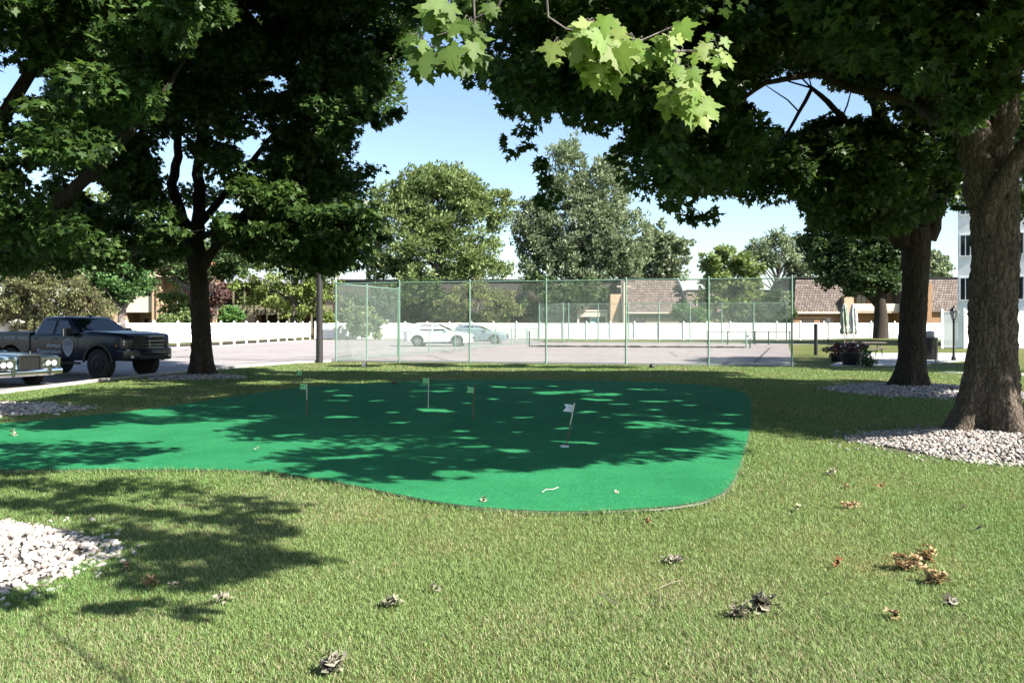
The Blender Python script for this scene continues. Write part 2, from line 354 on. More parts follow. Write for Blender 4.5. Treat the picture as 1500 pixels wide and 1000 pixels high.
# patio, paths, far walk
tag(sheet('patio', [G(1215, 536)[:2], G(1330, 536)[:2], G(1420, 528)[:2], G(1420, 517)[:2], G(1255, 517)[:2]], .016, M['conc'], .08), 'grey concrete patio under the picnic tables', 'patio')
tag(sheet('footpath', [(15.0, 27.6), (15.2, 28.4), (20, 25.8), (28, 25.0), (28, 20.6), (19.6, 21.6)], .014, M['conc'], .08), 'grey concrete path right of the great maple', 'path')
tag(sheet('far_walk', [(20.5, 66), (28.5, 65), (28.5, 66.6), (20.5, 67.8)], .014, M['conc'], .08), 'narrow concrete walk beside the tennis court', 'path')
bm_ = MB(); pr = [(9.5, -.02), (8.0, .08), (6, .2), (4, .31), (2, .37), (.3, .38)]
bm_.lathe(pr, 40, (33.3, 72, 0)); tag(bm_.build('grass_mound', M['lawn'], smooth=60), 'low grass mound round the far tree', 'mound', kind='structure')
# court lines and plain dark strips
lm = mat('faded_white_line', (.5, .48, .46), (.36, .33, .32), rough=.9, scale=3)
cm = mat('dark_court_strip', (.07, .062, .06), rough=.9, scale=3)  # dark colour of the two thin strips laid on the court
def strip(name, p, q, wd, z, m, label):
    p, q = Vector(p), Vector(q); n = Vector((-(q-p).y, (q-p).x, 0)).normalized()*wd/2
    return tag(sheet(name, [(p-n)[:2], (q-n)[:2], (q+n)[:2], (p+n)[:2]], z, m), label, 'court marking')
strip('court_line', G(1035, 531.5), G(1106, 530.5), .18, .017, lm, 'faded white line near the front right of the court')
strip('court_dark_strip', G(1021, 532.5), G(1047, 522), .10, .020, cm, 'short dark strip left of the fence post on the court')
strip('court_dark_strip', G(1105, 531.8), G(1128, 509.5), .13, .020, cm, 'long dark strip in the right half of the court')
strip('court_line', G(980, 512.5), G(1092, 512), .12, .017, lm, 'faded white line just before the dropped net')
# ------------------------------------------------------------------ grass blades (uncountable)
RINGS = [(-4.5, 5.6, 1.5, 1.2), (-10.7, 15.6, 2.05, 1.35), (-9.9, 25.0, 1.45, 1.0), (7.25, 11.15, 2.3, 1.7), (10.4, 20.2, 2.15, 2.2)]
def in_ring(x, y, k=1.0):
    r = np.zeros(x.shape, dtype=bool)
    for cx, cy, rx, ry in RINGS: r |= ((x-cx)/rx)**2+((y-cy)/ry)**2 < k
    return r
def vnoise(x, y, s, seed):
    g = np.random.default_rng(seed).random((64, 64)); u = x/s; v = y/s
    i = np.floor(u).astype(int); j = np.floor(v).astype(int); a = u-i; b = v-j; a = a*a*(3-2*a); b = b*b*(3-2*b)
    q = lambda ii, jj: g[ii % 64, jj % 64]
    return (q(i, j)*(1-a)+q(i+1, j)*a)*(1-b)+(q(i, j+1)*(1-a)+q(i+1, j+1)*a)*b
def grass():
    xs, ys = [], []
    d = 2.6
    while d < 34:
        dd = .05*d; dens = min(15000, 290000/d**2); wdt = 1.45*d+3.2
        n = int(dens*wdt*dd); ys.append(rng.uniform(d, d+dd, n)); xs.append(rng.uniform(-wdt/2, wdt/2, n)); d += dd
    x = np.concatenate(xs); y = np.concatenate(ys)
    jx, jy = rng.normal(0, .012, len(x)), rng.normal(0, .012, len(x))
    keep = ~inpoly(x+jx, y+jy, GREEN) & ~in_ring(x, y, .93)
    e = np.interp(y, [p[1] for p in EDGE], [p[0] for p in EDGE]); keep &= (x > e+.05)
    keep &= ~((y > 30.5) & (x > -8.3) & (y > A.y+(x-A.x)*(B.y-A.y)/(B.x-A.x)-.05))
    f1 = vnoise(x, y, .9, 1)*.6+vnoise(x, y, .33, 2)*.4; f2 = vnoise(x+50, y, 1.7, 3)*.65+vnoise(x, y+9, .5, 4)*.35
    keep &= rng.random(len(x)) < np.clip(.45+1.1*f1, 0, 1)
    x, y, f1, f2 = x[keep], y[keep], f1[keep], f2[keep]; n = len(x)
    far = np.maximum(1, y/6.0)
    hgt = (.012+.018*rng.random(n)+.03*np.clip(f1-.5, 0, 1))*np.minimum(far, 1.5)**.5
    edge = inpoly(x, y, grow(GREEN, .13)); hgt = hgt*np.where(edge, rng.uniform(1.0, 2.0, n), 1)
    wd = rng.uniform(.0010, .0022, n)*far
    az = rng.uniform(0, 2*PI, n); lean = rng.uniform(.3, 1.5, n)*hgt; fx, fy = np.cos(az), np.sin(az)
    sa = az+rng.uniform(.8, 2.3, n); sx, sy = np.cos(sa)*wd, np.sin(sa)*wd
    V = np.zeros((n, 5, 3), dtype=np.float32)
    V[:, 0] = np.stack([x-sx, y-sy, np.zeros(n)], 1); V[:, 1] = np.stack([x+sx, y+sy, np.zeros(n)], 1)
    mx, my, mz = x+fx*lean*.35, y+fy*lean*.35, hgt*.62
    V[:, 2] = np.stack([mx+sx*.8, my+sy*.8, mz], 1); V[:, 3] = np.stack([mx-sx*.8, my-sy*.8, mz], 1)
    V[:, 4] = np.stack([x+fx*lean, y+fy*lean, hgt*rng.uniform(.85, 1.05, n)], 1)
    base = (np.arange(n)*5)[:, None]
    loops = np.concatenate([base+np.array([0, 1, 2, 3]), base+np.array([3, 2, 4])], 1).ravel()
    totals = np.tile([4, 3], n)
    g1 = np.array([.128, .218, .06]); g2 = np.array([.205, .30, .105]); st = np.array([.36, .335, .19]); dk = np.array([.06, .11, .032])
    t = rng.random(n)[:, None]; col = g1*(1-t)+g2*t
    p = rng.random(n); dry = p < (.03+.9*np.clip(f2-.45, 0, 1)); col[dry] = st*rng.uniform(.55, 1.05, (dry.sum(), 1))
    dd_ = rng.random(n) < .16; col[dd_ & ~dry] = dk
    lf = (vnoise(x+11, y+5, 2.6, 6)-.5)[:, None]; col = col*(1+lf*np.array([.34, .06, .25]))
    col *= (.85+.3*rng.random((n, 1)))
    o = fast_mesh('grass', V.reshape(-1, 3), loops, totals, M['blade'], tint=np.repeat(col, 5, 0))
    tag(o, 'short mown grass blades over the whole lawn', 'grass', kind='stuff'); return n
print('blades', grass())
# ------------------------------------------------------------------ gravel rings
def ico():
    b = bmesh.new(); bmesh.ops.create_icosphere(b, subdivisions=1, radius=1); v = np.array([q.co[:] for q in b.verts]); f = np.array([[q.index for q in p.verts] for p in b.faces]); b.free(); return v, f
IV, IF = ico()
def gravel(label, ring, n, size, hump, cols):
    cx, cy, rx, ry = ring
    r = np.sqrt(rng.random(n))*1.03; a = rng.uniform(0, 2*PI, n); r *= 1+.06*np.sin(3*a+cx)+.05*np.sin(5*a); r = np.where(rng.random(n) < .025, rng.uniform(1.0, 1.22, n), r)
    x, y = cx+rx*r*np.cos(a), cy+ry*r*np.sin(a); z = hump*np.clip(1-r**2, 0, 1)+rng.uniform(-.2, .35, n)*size
    s = size*rng.uniform(.55, 1.25, n); k = len(IV)
    sc = s[:, None]*np.stack([rng.uniform(.8, 1.3, n), rng.uniform(.6, 1, n), rng.uniform(.5, .8, n)], 1)
    nv = 1+rng.normal(0, .13, (n, k, 1))
    V = IV[None]*nv*sc[:, None, :]
    ca, sa = np.cos(a*7), np.sin(a*7); X = V[..., 0]*ca[:, None]-V[..., 1]*sa[:, None]; Y = V[..., 0]*sa[:, None]+V[..., 1]*ca[:, None]
    tl = rng.normal(0, .4, n); Z = V[..., 2]+X*tl[:, None]
    V = np.stack([X+x[:, None], Y+y[:, None], Z+z[:, None]], 2)
    L = (np.arange(n)*k)[:, None, None]+IF[None]
    cols = np.array(cols); col = cols[rng.integers(0, len(cols), n)]*rng.uniform(.75, 1.15, (n, 1))
    o = fast_mesh('gravel', V.reshape(-1, 3), L.ravel(), np.full(n*len(IF), 3), M['stone'], tint=np.repeat(col, k, 0))
    tag(o, label, 'gravel', kind='stuff')
    mb = MB(); mb.lathe([(1.02, .004), (.9, hump*.19-.012), (.7, hump*.5-.015), (.4, hump*.83-.015), (.02, hump-.015)], 28)
    b = mb.build('gravel_bed', M['soil'], smooth=60); b.location = (cx, cy, 0); b.scale = (rx, ry, 1); tag(b, kind='structure')
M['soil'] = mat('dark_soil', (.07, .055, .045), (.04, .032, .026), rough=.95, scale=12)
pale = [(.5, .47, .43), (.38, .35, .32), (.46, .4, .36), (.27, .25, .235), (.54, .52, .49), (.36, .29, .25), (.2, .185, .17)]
grey = [(.36, .34, .34), (.27, .26, .27), (.42, .4, .4), (.2, .19, .2), (.36, .3, .29)]
gravel('pale gravel bed at the left edge of the foreground lawn', RINGS[0], 4300, .027, .09, pale)
gravel('gravel bed at the far left end of the putting green', RINGS[1], 2400, .045, .08, grey+pale)
gravel('small grey gravel bed round the left maple trunk', RINGS[2], 1300, .05, .08, grey)
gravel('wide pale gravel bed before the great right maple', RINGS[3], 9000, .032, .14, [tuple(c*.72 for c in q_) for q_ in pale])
gravel('shaded grey gravel bed round the second right maple', RINGS[4], 4200, .042, .1, grey)
# ------------------------------------------------------------------ foliage and trees
LEAF8 = np.array([(0, 0), (.40, -.06), (.27, .2), (.56, .46), (.2, .52), (0, 1), (-.2, .52), (-.56, .46), (-.27, .2), (-.40, -.06)])
LONG = np.array([(0, 0), (.22, .3), (.16, .7), (0, 1), (-.16, .7), (-.22, .3)])
QUAD = np.array([(0, 0), (.42, .35), (.2, .9), (-.3, .85), (-.4, .3)])
def leaves(name, pos, size, out, mat_, parent, cols, shape=LEAF8, droop=.5, spread=.6, jit=.25):
    n, k = len(pos), len(shape)
    tip = out*rng.uniform(.5, 1.2, (n, 1))+rng.normal(0, spread, (n, 3)); tip[:, 2] -= droop
    tip /= np.linalg.norm(tip, axis=1, keepdims=True)+1e-9
    up = rng.normal(0, .45, (n, 3)); up[:, 2] += 1.0
    sx = np.cross(tip, up); sx /= np.linalg.norm(sx, axis=1, keepdims=True)+1e-9; nz = np.cross(sx, tip)
    sh = shape-np.array([0, .4]); s = (size*rng.uniform(1-jit, 1+jit, n))[:, None, None]
    fold = (-.22*np.abs(sh[:, 0]))[None, :, None]
    V = pos[:, None, :]+s*(sx[:, None, :]*sh[None, :, 0:1]+tip[:, None, :]*sh[None, :, 1:2]+nz[:, None, :]*fold)
    cols = np.asarray(cols)
    ci = cols[rng.integers(0, len(cols), n)]*rng.uniform(.8, 1.2, (n, 1))
    return fast_mesh(name, V.reshape(-1, 3), np.arange(n*k), np.full(n, k), mat_, parent, tint=np.repeat(ci, k, 0))
def clump_leaves(cl, per, flat=.6):
    """cl: rows x,y,z,r ; leaf positions and outward directions"""
    cnt = np.maximum(8, (per*(cl[:, 3]/cl[:, 3].mean())**2)).astype(int)
    idx = np.repeat(np.arange(len(cl)), cnt); n = len(idx)
    v = rng.normal(0, 1, (n, 3)); v /= np.linalg.norm(v, axis=1, keepdims=True); rr = rng.random(n)**.45
    lop = 1+.35*rng.normal(0, 1, (len(cl), 3)); off = v*rr[:, None]*lop[idx]
    off[:, 2] *= flat
    return cl[idx, :3]+off*cl[idx, 3:4], v
def poly_clumps(poly, n, dr, rr, holes=(), xr=None, smin=.55):
    """clumps spread through a crown's volume: the sight lines in poly, the distances in dr"""
    xs = [p[0] for p in poly]; ys = [p[1] for p in poly]; out = []; tries = 0
    while len(out) < n and tries < 60000:
        tries += 1
        px, py = random.uniform(min(xs), max(xs)), random.uniform(min(ys), max(ys)); d = random.uniform(*dr(px, py) if callable(dr) else dr); r = random.uniform(*rr)
        if not inpoly(np.array([px]), np.array([py]), poly)[0]: continue
        rp = r*F/d
        if any(math.hypot(px-h[0], py-h[1]) < h[2]+rp*.75 for h in holes): continue
        p = P(px, py, d)
        if xr and not (xr[0] < p.x < xr[1]): continue
        if any((p.x-o[0])**2+(p.y-o[1])**2+(p.z-o[2])**2 < (smin*(r+o[3])*.6)**2 for o in out): continue
        out.append((p.x, p.y, p.z, r))
    return np.array(out)
def ell_clumps(c, R, n, rr, test=None, shell=.4, smin=.5):
    out = []; tries = 0
    while len(out) < n and tries < 40000:
        tries += 1
        v = Vector((random.gauss(0, 1), random.gauss(0, 1), random.gauss(0, 1))).normalized()*(random.uniform(shell, 1)**.6)
        p = Vector((c[0]+v.x*R[0], c[1]+v.y*R[1], c[2]+v.z*R[2])); r = random.uniform(*rr)
        if test and not test(p, r): continue
        if any((p.x-o[0])**2+(p.y-o[1])**2+(p.z-o[2])**2 < (smin*(r+o[3])*.6)**2 for o in out): continue
        out.append((p.x, p.y, p.z, r))
    return np.array(out)
LITP = [[(50,632),(180,628),(300,622),(330,640),(300,655),(420,690),(470,702),(430,708),(300,700),(230,690),(240,665),(200,650),(60,650)],
        [(560,722),(700,712),(860,692),(1000,676),(1085,672),(1075,715),(1000,745),(820,755),(700,748),(600,732)],
        [(400,700),(560,735),(800,765),(1050,750),(1110,660),(1180,650),(1250,660),(1500,720),(1500,1000),(0,1000),(0,900),(420,870),(430,720)],
        [(1260,660),(1400,634),(1500,642),(1500,700),(1300,690)], [(400,537),(1000,540),(1000,543.5),(400,543)], [(310,505),(490,500),(490,528),(400,533),(330,538)], [(0,776),(60,768),(110,775),(132,805),(118,838),(60,880),(0,892)]]
LITP = [[tuple(G(*q_))[:2] for q_ in pl_] for pl_ in LITP]
def lands_lit(p, r):
    g = p-sdir*(p.z/sdir.z)
    xs_ = np.array([g.x, g.x-.55*r, g.x+.55*r, g.x, g.x]); ys_ = np.array([g.y, g.y, g.y, g.y-.7*r, g.y+.7*r])
    return any(inpoly(xs_, ys_, pl_).any() for pl_ in LITP)
def above(p, r):            # beyond the top or the sides of the photograph
    if lands_lit(p, r): return False
    if p.y < 1: return True
    px, py = 750+F*p.x/p.y, HZ-F*(p.z-H)/p.y; rp = r*F/p.y*1.15
    return py < -rp or px < -rp or px > 1500+rp
def bent(a, b, sag=.12, n=5, seed=0):
    a, b = Vector(a), Vector(b); L = (b-a).length; r = random.Random(seed); o = Vector((r.uniform(-1, 1), r.uniform(-1, 1), r.uniform(-.2, 1)))*L*sag
    return [a.lerp(b, t)+o*4*t*(1-t)*.5+Vector((r.uniform(-1, 1), r.uniform(-1, 1), r.uniform(-1, 1)))*L*.02*(0 < t < 1) for t in [i/n for i in range(n+1)]]
def rough_trunk(mb, pts, rs, n=96, step=.045, ridge=.035, flare=None):
    """a thick trunk with real bark ridges and root flare"""
    P_ = [Vector(p) for p in pts]; L = [0]
    for i in range(len(P_)-1): L.append(L[-1]+(P_[i+1]-P_[i]).length)
    m = max(4, int(L[-1]/step)); vs = []; fs = []
    s = np.linspace(0, L[-1], m); X = np.interp(s, L, [p.x for p in P_]); Y = np.interp(s, L, [p.y for p in P_]); Z = np.interp(s, L, [p.z for p in P_]); R = np.interp(s, L, rs)
    th = np.linspace(0, 2*PI, n, endpoint=False)
    ph = rng.uniform(0, 6, 8); gr = rng.random((3, 40, 64))
    def wn(u, v, q, per):      # noise that wraps round the trunk
        i = np.floor(u).astype(int); j = int(math.floor(v)); a = u-i; b = v-j; a = a*a*(3-2*a); b = b*b*(3-2*b); g_ = gr[q]
        return (g_[i % per, j % 64]*(1-a)+g_[(i+1) % per, j % 64]*a)*(1-b)+(g_[i % per, (j+1) % 64]*(1-a)+g_[(i+1) % per, (j+1) % 64]*a)*b
    for i in range(m):
        tw = .5*math.sin(s[i]*.7+ph[5])
        u1 = (th/(2*PI)*22+tw*2) ; u2 = (th/(2*PI)*38+tw*3); u3 = th/(2*PI)*7
        k = (1-2*np.abs(wn(u1, s[i]*3.2, 0, 22)-.5))**1.5*.6+(1-2*np.abs(wn(u2, s[i]*6.5, 1, 38)-.5))**1.5*.45
        rr = R[i]*(1+.045*np.sin(th*2+ph[2]+s[i]*.5)+.13*(wn(u3, s[i]*1.4, 2, 7)-.5))+ridge*1.5*(k-.5)+rng.normal(0, ridge*.14, n)
        if flare: rr = rr+flare[0]*math.exp(-s[i]/flare[1])*(.5+.5*np.cos(th*5+ph[4])+.32*np.cos(th*3+ph[2])+.15*np.cos(th*9))
        for j in range(n): vs.append((X[i]+rr[j]*math.cos(th[j]), Y[i]+rr[j]*math.sin(th[j]), Z[i]))
    for i in range(m-1):
        for j in range(n): fs.append((i*n+j, i*n+(j+1) % n, (i+1)*n+(j+1) % n, (i+1)*n+j))
    mb.add(vs, fs)
DAPPLE = [(503,581,20,2),(487,589,25,2),(545,589,18,2),(495,613,25,2.5),(643,575,12,1.6),(627,603,33,4),(747,569,28,2),(800,577,30,3),(877,603,32,3),(880,580,25,3),(763,614,20,2),(843,651,25,3),(673,634,12,2),(693,657,20,3),(747,663,25,3),(507,673,42,5),(547,655,15,2.5),(620,672,12,3),(640,673,10,3),(650,697,22,7),(690,675,12,3),(540,690,12,3),(657,653,12,2),(932,628,33,2.5),(1040,610,35,2.5),(1048,622,26,2),(1000,636,16,2.5),(1052,638,16,2),(1064,660,20,3),(992,662,18,3),(940,642,15,2),(360,618,25,3),(384,610,25,2.5),(168,626,40,2.5),(420,640,20,3),(450,655,14,3),(760,590,18,2),(960,590,22,2),(1010,596,20,2),(930,572,20,1.6),(600,640,14,2.5),(820,630,14,2),(580,622,14,2),(710,605,14,2),(60,645,40,3),(30,668,16,3)]
_r = random.Random(3)
for _k in range(70):
    px_, py_ = _r.uniform(470, 1080), _r.uniform(566, 700)
    if py_ > 560+150*(1-abs(px_-700)/420): continue
    DAPPLE.append((px_, py_, _r.uniform(6, 15), _r.uniform(1.0, 2.2)))
def sun_gap(pos):
    """leaves that would stand between the sun and a sunny patch of the ground"""
    gx = pos[:, 0]-pos[:, 2]*sdir.x/sdir.z; gy = pos[:, 1]-pos[:, 2]*sdir.y/sdir.z
    w_ = (vnoise(gx*.55+40, gy+40, .10, 8)-.5)*1.3+(vnoise(gx*.6+90, gy+40, .24, 12)-.5)*2.2
    k = np.zeros(len(pos), dtype=bool); u_ = rng.random(len(pos))
    for px, py, a, b in DAPPLE:
        c = G(px, py); rx = a*c.y/F*1.05; ry = b*c.y*c.y/(F*H)*.6+.015; sk = .35*math.sin(px*1.7+py)
        q_ = ((gx-c.x)/rx)**2+((gy-c.y-sk*(gx-c.x))/ry)**2-w_
        k |= u_ < np.clip((1.25-q_)*1.6, 0, 1)
    n1 = (vnoise(gx+20, gy+20, .5, 9)-.5)*.8+(vnoise(gx+20, gy+20, .17, 19)-.5)*.5; n2 = (vnoise(gx+70, gy+20, .5, 10)-.5)*.8+(vnoise(gx+70, gy+20, .17, 11)-.5)*.4
    for pl_ in LITP[:2]+LITP[4:]: k |= inpoly(gx+n1, gy+n2, pl_)
    return k
GREENS = [(.024, .050, .012), (.033, .066, .016), (.045, .08, .019), (.02, .042, .012), (.05, .085, .025)]
def maple(label, base, trunk, limbs, clumps, per, lsize, bark, group, twigs=.55, flare=(.25, .5), ridge=.03):
    root = thing('maple_tree', label, 'tree', base, 0, group); b0 = Vector(base)
    mb = MB(); rough_trunk(mb, [Vector(p)-b0 for p, r in trunk], [r for p, r in trunk], ridge=ridge, flare=flare)
    mb.build('trunk', bark, root, smooth=50)
    lb = MB(); nodes_ = []
    for lim in limbs:
        pp = [Vector(p)-b0 for p, r in lim]; rr = [r for p, r in lim]
        fine, fr = [], []
        for i in range(len(pp)-1):
            for t in (0, .25, .5, .75): fine.append(pp[i].lerp(pp[i+1], t)+Vector((random.uniform(-1, 1), random.uniform(-1, 1), random.uniform(-1, 1)))*rr[i]*.25*(i+t > 0)); fr.append(rr[i]*(1-t)+rr[i+1]*t)
        fine.append(pp[-1]); fr.append(rr[-1]); lb.tube(fine, fr, 10)
        nodes_ += list(zip(fine[2:], fr[2:]))
    for i, c in enumerate(clumps):
        if random.random() > twigs: continue
        p = Vector(c[:3])-b0
        q, r = min(nodes_, key=lambda t: (t[0]-p).length+1.2*max(0, t[0].z-p.z))
        if (q-p).length > 3.4: continue
        r0 = min(r*.5, .012+.008*(q-p).length)
        pb = bent(q, p, .16, 5, i); lb.tube(pb, [r0*(1-.8*k/5) for k in range(6)], 5)
        if (q-p).length < 3: nodes_.append((pb[3], r0*.5))
    lb.build('limbs', bark, root, smooth=60)
    pos, out = clump_leaves(clumps, per); ok_ = ~sun_gap(pos); pos, out = pos[ok_], out[ok_]
    o = leaves('crown', pos-np.array(base), lsize, out, M['leaf'], root, GREENS, LEAF8, .55, .5)
    return root
# ------------------------------------------------------------------ the five near maples
GRP = 'maples round the putting green'
# left maple, in view
bc = tuple(G(296, 552)); bx, by = bc[0], bc[1]
q = lambda px, py, d=by: tuple(P(px, py, d))
trunkc = [(q(296, 556), .30), (q(296, 530), .285), (q(294, 480), .27), (q(292, 420), .265), (q(287, 372), .285), (q(284, 350), .26)]
limbsc = [[(q(285, 372), .22), (q(268, 320), .19), (q(252, 270), .16), (q(262, 215), .13), (q(256, 140), .10), (q(240, 40), .06)],
          [(q(287, 370), .22), (q(292, 310), .2), (q(291, 240), .17), (q(300, 170), .14), (q(310, 60), .09), (q(320, -60), .05)],
          [(q(292, 395), .17), (q(318, 360, by-.6), .14), (q(360, 310, by-1.2), .10), (q(430, 250, by-2), .07), (q(500, 215, by-2.5), .04)],
          [(q(276, 350), .14), (q(215, 280, by-1), .10), (q(150, 230, by-2), .08), (q(80, 150, by-3), .05)],
          [(q(290, 330), .14), (q(350, 260, by+2), .10), (q(440, 150, by+3), .07), (q(520, 60, by+3), .04)],
          [(q(272, 330), .12), (q(200, 240, by+2), .09), (q(120, 120, by+3), .06), (q(40, 20, by+3), .03)],
          [(q(292, 350), .12), (q(330, 330, by-2), .08), (q(420, 335, by-3.5), .06), (q(510, 330, by-4), .03)]]
polyc = [(90, -70), (625, -70), (600, 50), (585, 105), (560, 130), (548, 160), (500, 190), (485, 240), (495, 290), (520, 325), (530, 348), (505, 372), (460, 385), (430, 372), (385, 378), (345, 355), (318, 345), (300, 322), (270, 300), (245, 372), (190, 365), (130, 378), (90, 380)]
holes = [(372, 214, 7), (115, 270, 10), (150, 288, 7), (252, 240, 13), (247, 290, 13), (262, 210, 10), (287, 345, 20), (325, 285, 7), (60, 262, 9), (205, 350, 7)]
cc = [poly_clumps(polyc, 430, (20.5, 29.5), (.5, .95), holes, smin=.4), poly_clumps([(95, 300), (240, 300), (258, 372), (190, 372), (130, 388), (-20, 398), (-20, 350)], 75, (20, 27), (.4, .6), [], smin=.3), poly_clumps([(60, 250), (240, 260), (235, 300), (90, 330)], 22, (21, 28), (.4, .6), holes, smin=.35), poly_clumps([(310, 320), (400, 330), (520, 330), (520, 380), (460, 392), (400, 372), (345, 362)], 40, (20, 26), (.4, .6), [], smin=.35), poly_clumps([(460, 170), (560, 185), (597, 178), (600, 168), (520, 130)], 10, (22, 24), (.22, .34), smin=.3),
      ell_clumps((bx, by, 11.5), (7.2, 6.5, 4.2), 110, (.8, 1.2), above), ell_clumps((-5.2, 20.5, 10.3), (4.2, 3.6, 3.2), 95, (.8, 1.15), above)]
for a in [(505, 345, 22, .4), (540, 340, 22.5, .4), (560, 350, 22.4, .3), (548, 320, 22.4, .35), (90, 385, 21, .5), (150, 392, 21, .45), (215, 385, 22, .4), (330, 398, 23, .35)]:
    cc.append(np.array([tuple(P(a[0], a[1], a[2]))+(a[3],)]))
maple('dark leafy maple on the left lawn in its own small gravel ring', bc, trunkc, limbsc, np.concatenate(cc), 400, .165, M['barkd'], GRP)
# maple just outside the left edge
bb = (-11.0, 15.7, 0)
trunkb = [((-11, 15.7, -.05), .42), ((-11, 15.7, 1.2), .38), ((-10.95, 15.7, 2.6), .36)]
qb = lambda px, py, d=15.2: tuple(P(px, py, d))
limbsb = [[((-11, 15.7, 2.4), .25), (qb(0, 365), .15), (qb(60, 318), .135), (qb(118, 268), .12), (qb(165, 220), .1), (qb(228, 152), .06), (qb(270, 90), .03)],
          [(qb(112, 272), .07), (qb(104, 296, 15.4), .065), (qb(92, 318, 15.6), .04)],
          [((-11, 15.7, 2.5), .28), ((-11.3, 15.4, 5), .22), ((-11.6, 15, 8), .14), ((-11.5, 14.6, 11), .06)],
          [((-11, 15.7, 2.6), .2), (qb(-20, 210), .14), (qb(60, 80), .1), (qb(130, -60), .06)]]
polyb = [(-60, -70), (330, -70), (300, 30), (240, 60), (190, 130), (235, 160), (210, 215), (150, 200), (100, 235), (60, 225), (90, 290), (110, 335), (60, 360), (-60, 400)]
cb = np.concatenate([poly_clumps(polyb, 150, (13.0, 18.0), (.38, .75), holes+[(10, 110, 14), (190, 85, 8), (20, 160, 10)]), ell_clumps((-11.3, 15.5, 8.5), (5.5, 5.0, 3.6), 90, (.7, 1.0), above)])
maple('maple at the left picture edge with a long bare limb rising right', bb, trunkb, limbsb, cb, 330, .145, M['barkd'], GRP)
# great maple on the right
bd = tuple(G(1452, 640)); dx, dy = bd[0], bd[1]
q = lambda px, py, d=dy: tuple(P(px, py, d))
trunkd = [(q(1450, 648), .385), (q(1450, 600), .345), (q(1452, 540), .32), (q(1454, 470), .312), (q(1457, 400), .308), (q(1457, 330), .315), (q(1455, 280), .335), (q(1454, 240), .32)]
limbsd = [[(q(1442, 295), .25), (q(1430, 205), .22), (q(1420, 120), .19), (q(1402, 50), .18), (q(1380, -60), .12)],
          [(q(1460, 285), .26), (q(1466, 180), .22), (q(1475, 80), .22), (q(1480, -60), .16)],
          [(q(1444, 330, dy-.18), .10), (q(1462, 272, dy-.40), .125), (q(1498, 222, dy-.6), .13), (q(1560, 150, dy-1), .09), (q(1640, 60, dy-1.5), .05)],
          [(q(1425, 190), .16), (q(1360, 110, dy+.5), .12), (q(1290, 50, dy+.8), .10), (q(1180, 10, dy+1), .07), (q(1050, -10, dy+1.5), .04)],
          [(q(1420, 130), .14), (q(1300, -20, dy+1), .12), (q(1150, -60, dy+2), .10), (q(980, -40, dy+2.5), .07), (q(860, 10, dy+3), .05), (q(760, 60, dy+3), .03)],
          [(q(1425, 200), .14), (q(1340, 150, dy+1.5), .10), (q(1250, 130, dy+2.2), .075), (q(1195, 108, dy+2.6), .06), (q(1120, 122, dy+2.6), .045), (q(1060, 165, dy+2.6), .03)],
          [(q(1410, 60), .14), (q(1330, -120, dy-2), .11), (q(1250, -300, dy-4), .07)],
          [(q(1470, 60), .14), (q(1560, -100, dy-2.5), .11), (q(1650, -200, dy-4), .06)]]
polyd = [(668, -70), (1560, -70), (1560, 40), (1480, 40), (1420, 90), (1350, 100), (1250, 70), (1195, 82), (1128, 92), (1098, 150), (1098, 200), (1070, 250), (1035, 285), (1005, 300), (975, 280), (945, 235), (900, 205), (870, 170), (800, 170), (762, 160), (745, 138), (712, 115), (705, 60), (690, 20)]
holesd = [(1152, 148, 38), (1250, 150, 16), (1302, 165, 14), (895, 200, 5), (820, 180, 5), (712, 60, 6), (1010, 80, 6)]
dd = lambda px, py: (11.0, 16.5) if px < 1200 else (9.2, 14.5)
cd = [poly_clumps(polyd, 420, dd, (.32, .72), holesd)]
for a in [(738, 205, 13, .16), (750, 222, 13, .18), (768, 195, 13.2, .22), (775, 215, 13, .18), (790, 240, 12.8, .22), (800, 262, 12.8, .22), (806, 285, 12.8, .2), (800, 302, 12.8, .16), (790, 290, 12.7, .14), (700, 110, 13, .25), (684, 95, 13, .2), (668, 100, 13, .13), (742, 160, 13, .25), (1040, 318, 13, .22), (1012, 318, 13, .3), (985, 300, 13, .3), (935, 255, 13, .25), (905, 230, 13, .22), (880, 190, 13, .2)]:
    cd.append(np.array([tuple(P(a[0], a[1], a[2]))+(a[3],)]))
cd.append(poly_clumps([(1395, 60), (1500, 40), (1500, 130), (1440, 150), (1400, 210), (1380, 180)], 34, (9.6, 11.0), (.25, .4), [], smin=.3))
cd.append(ell_clumps((3.2, 11.6, 8.4), (6.6, 5.6, 2.9), 125, (.5, .85), above))
cd.append(ell_clumps((8.5, 12.5, 9.0), (5.5, 5.5, 3.0), 80, (.8, 1.1), above))
cd.append(ell_clumps((5.6, 7.0, 6.6), (4.0, 2.7, 1.7), 60, (.5, .85), lambda p, r: above(p, r) and p.x > 3.5))
cd.append(ell_clumps((12.3, 8.7, 6.7), (2.3, 1.2, 1.5), 42, (.5, .75), lambda p, r: above(p, r) and p.y > 7.4))
cd.append(ell_clumps((14.2, 12.4, 7.6), (3.6, 3.8, 2.4), 120, (.7, 1.05), lambda p, r: above(p, r) and p.y > 8.2))
maple('great maple with thick furrowed trunk at the right edge', bd, trunkd, limbsd, np.concatenate(cd), 330, .125, M['bark'], GRP, flare=(.46, .42), ridge=.04)
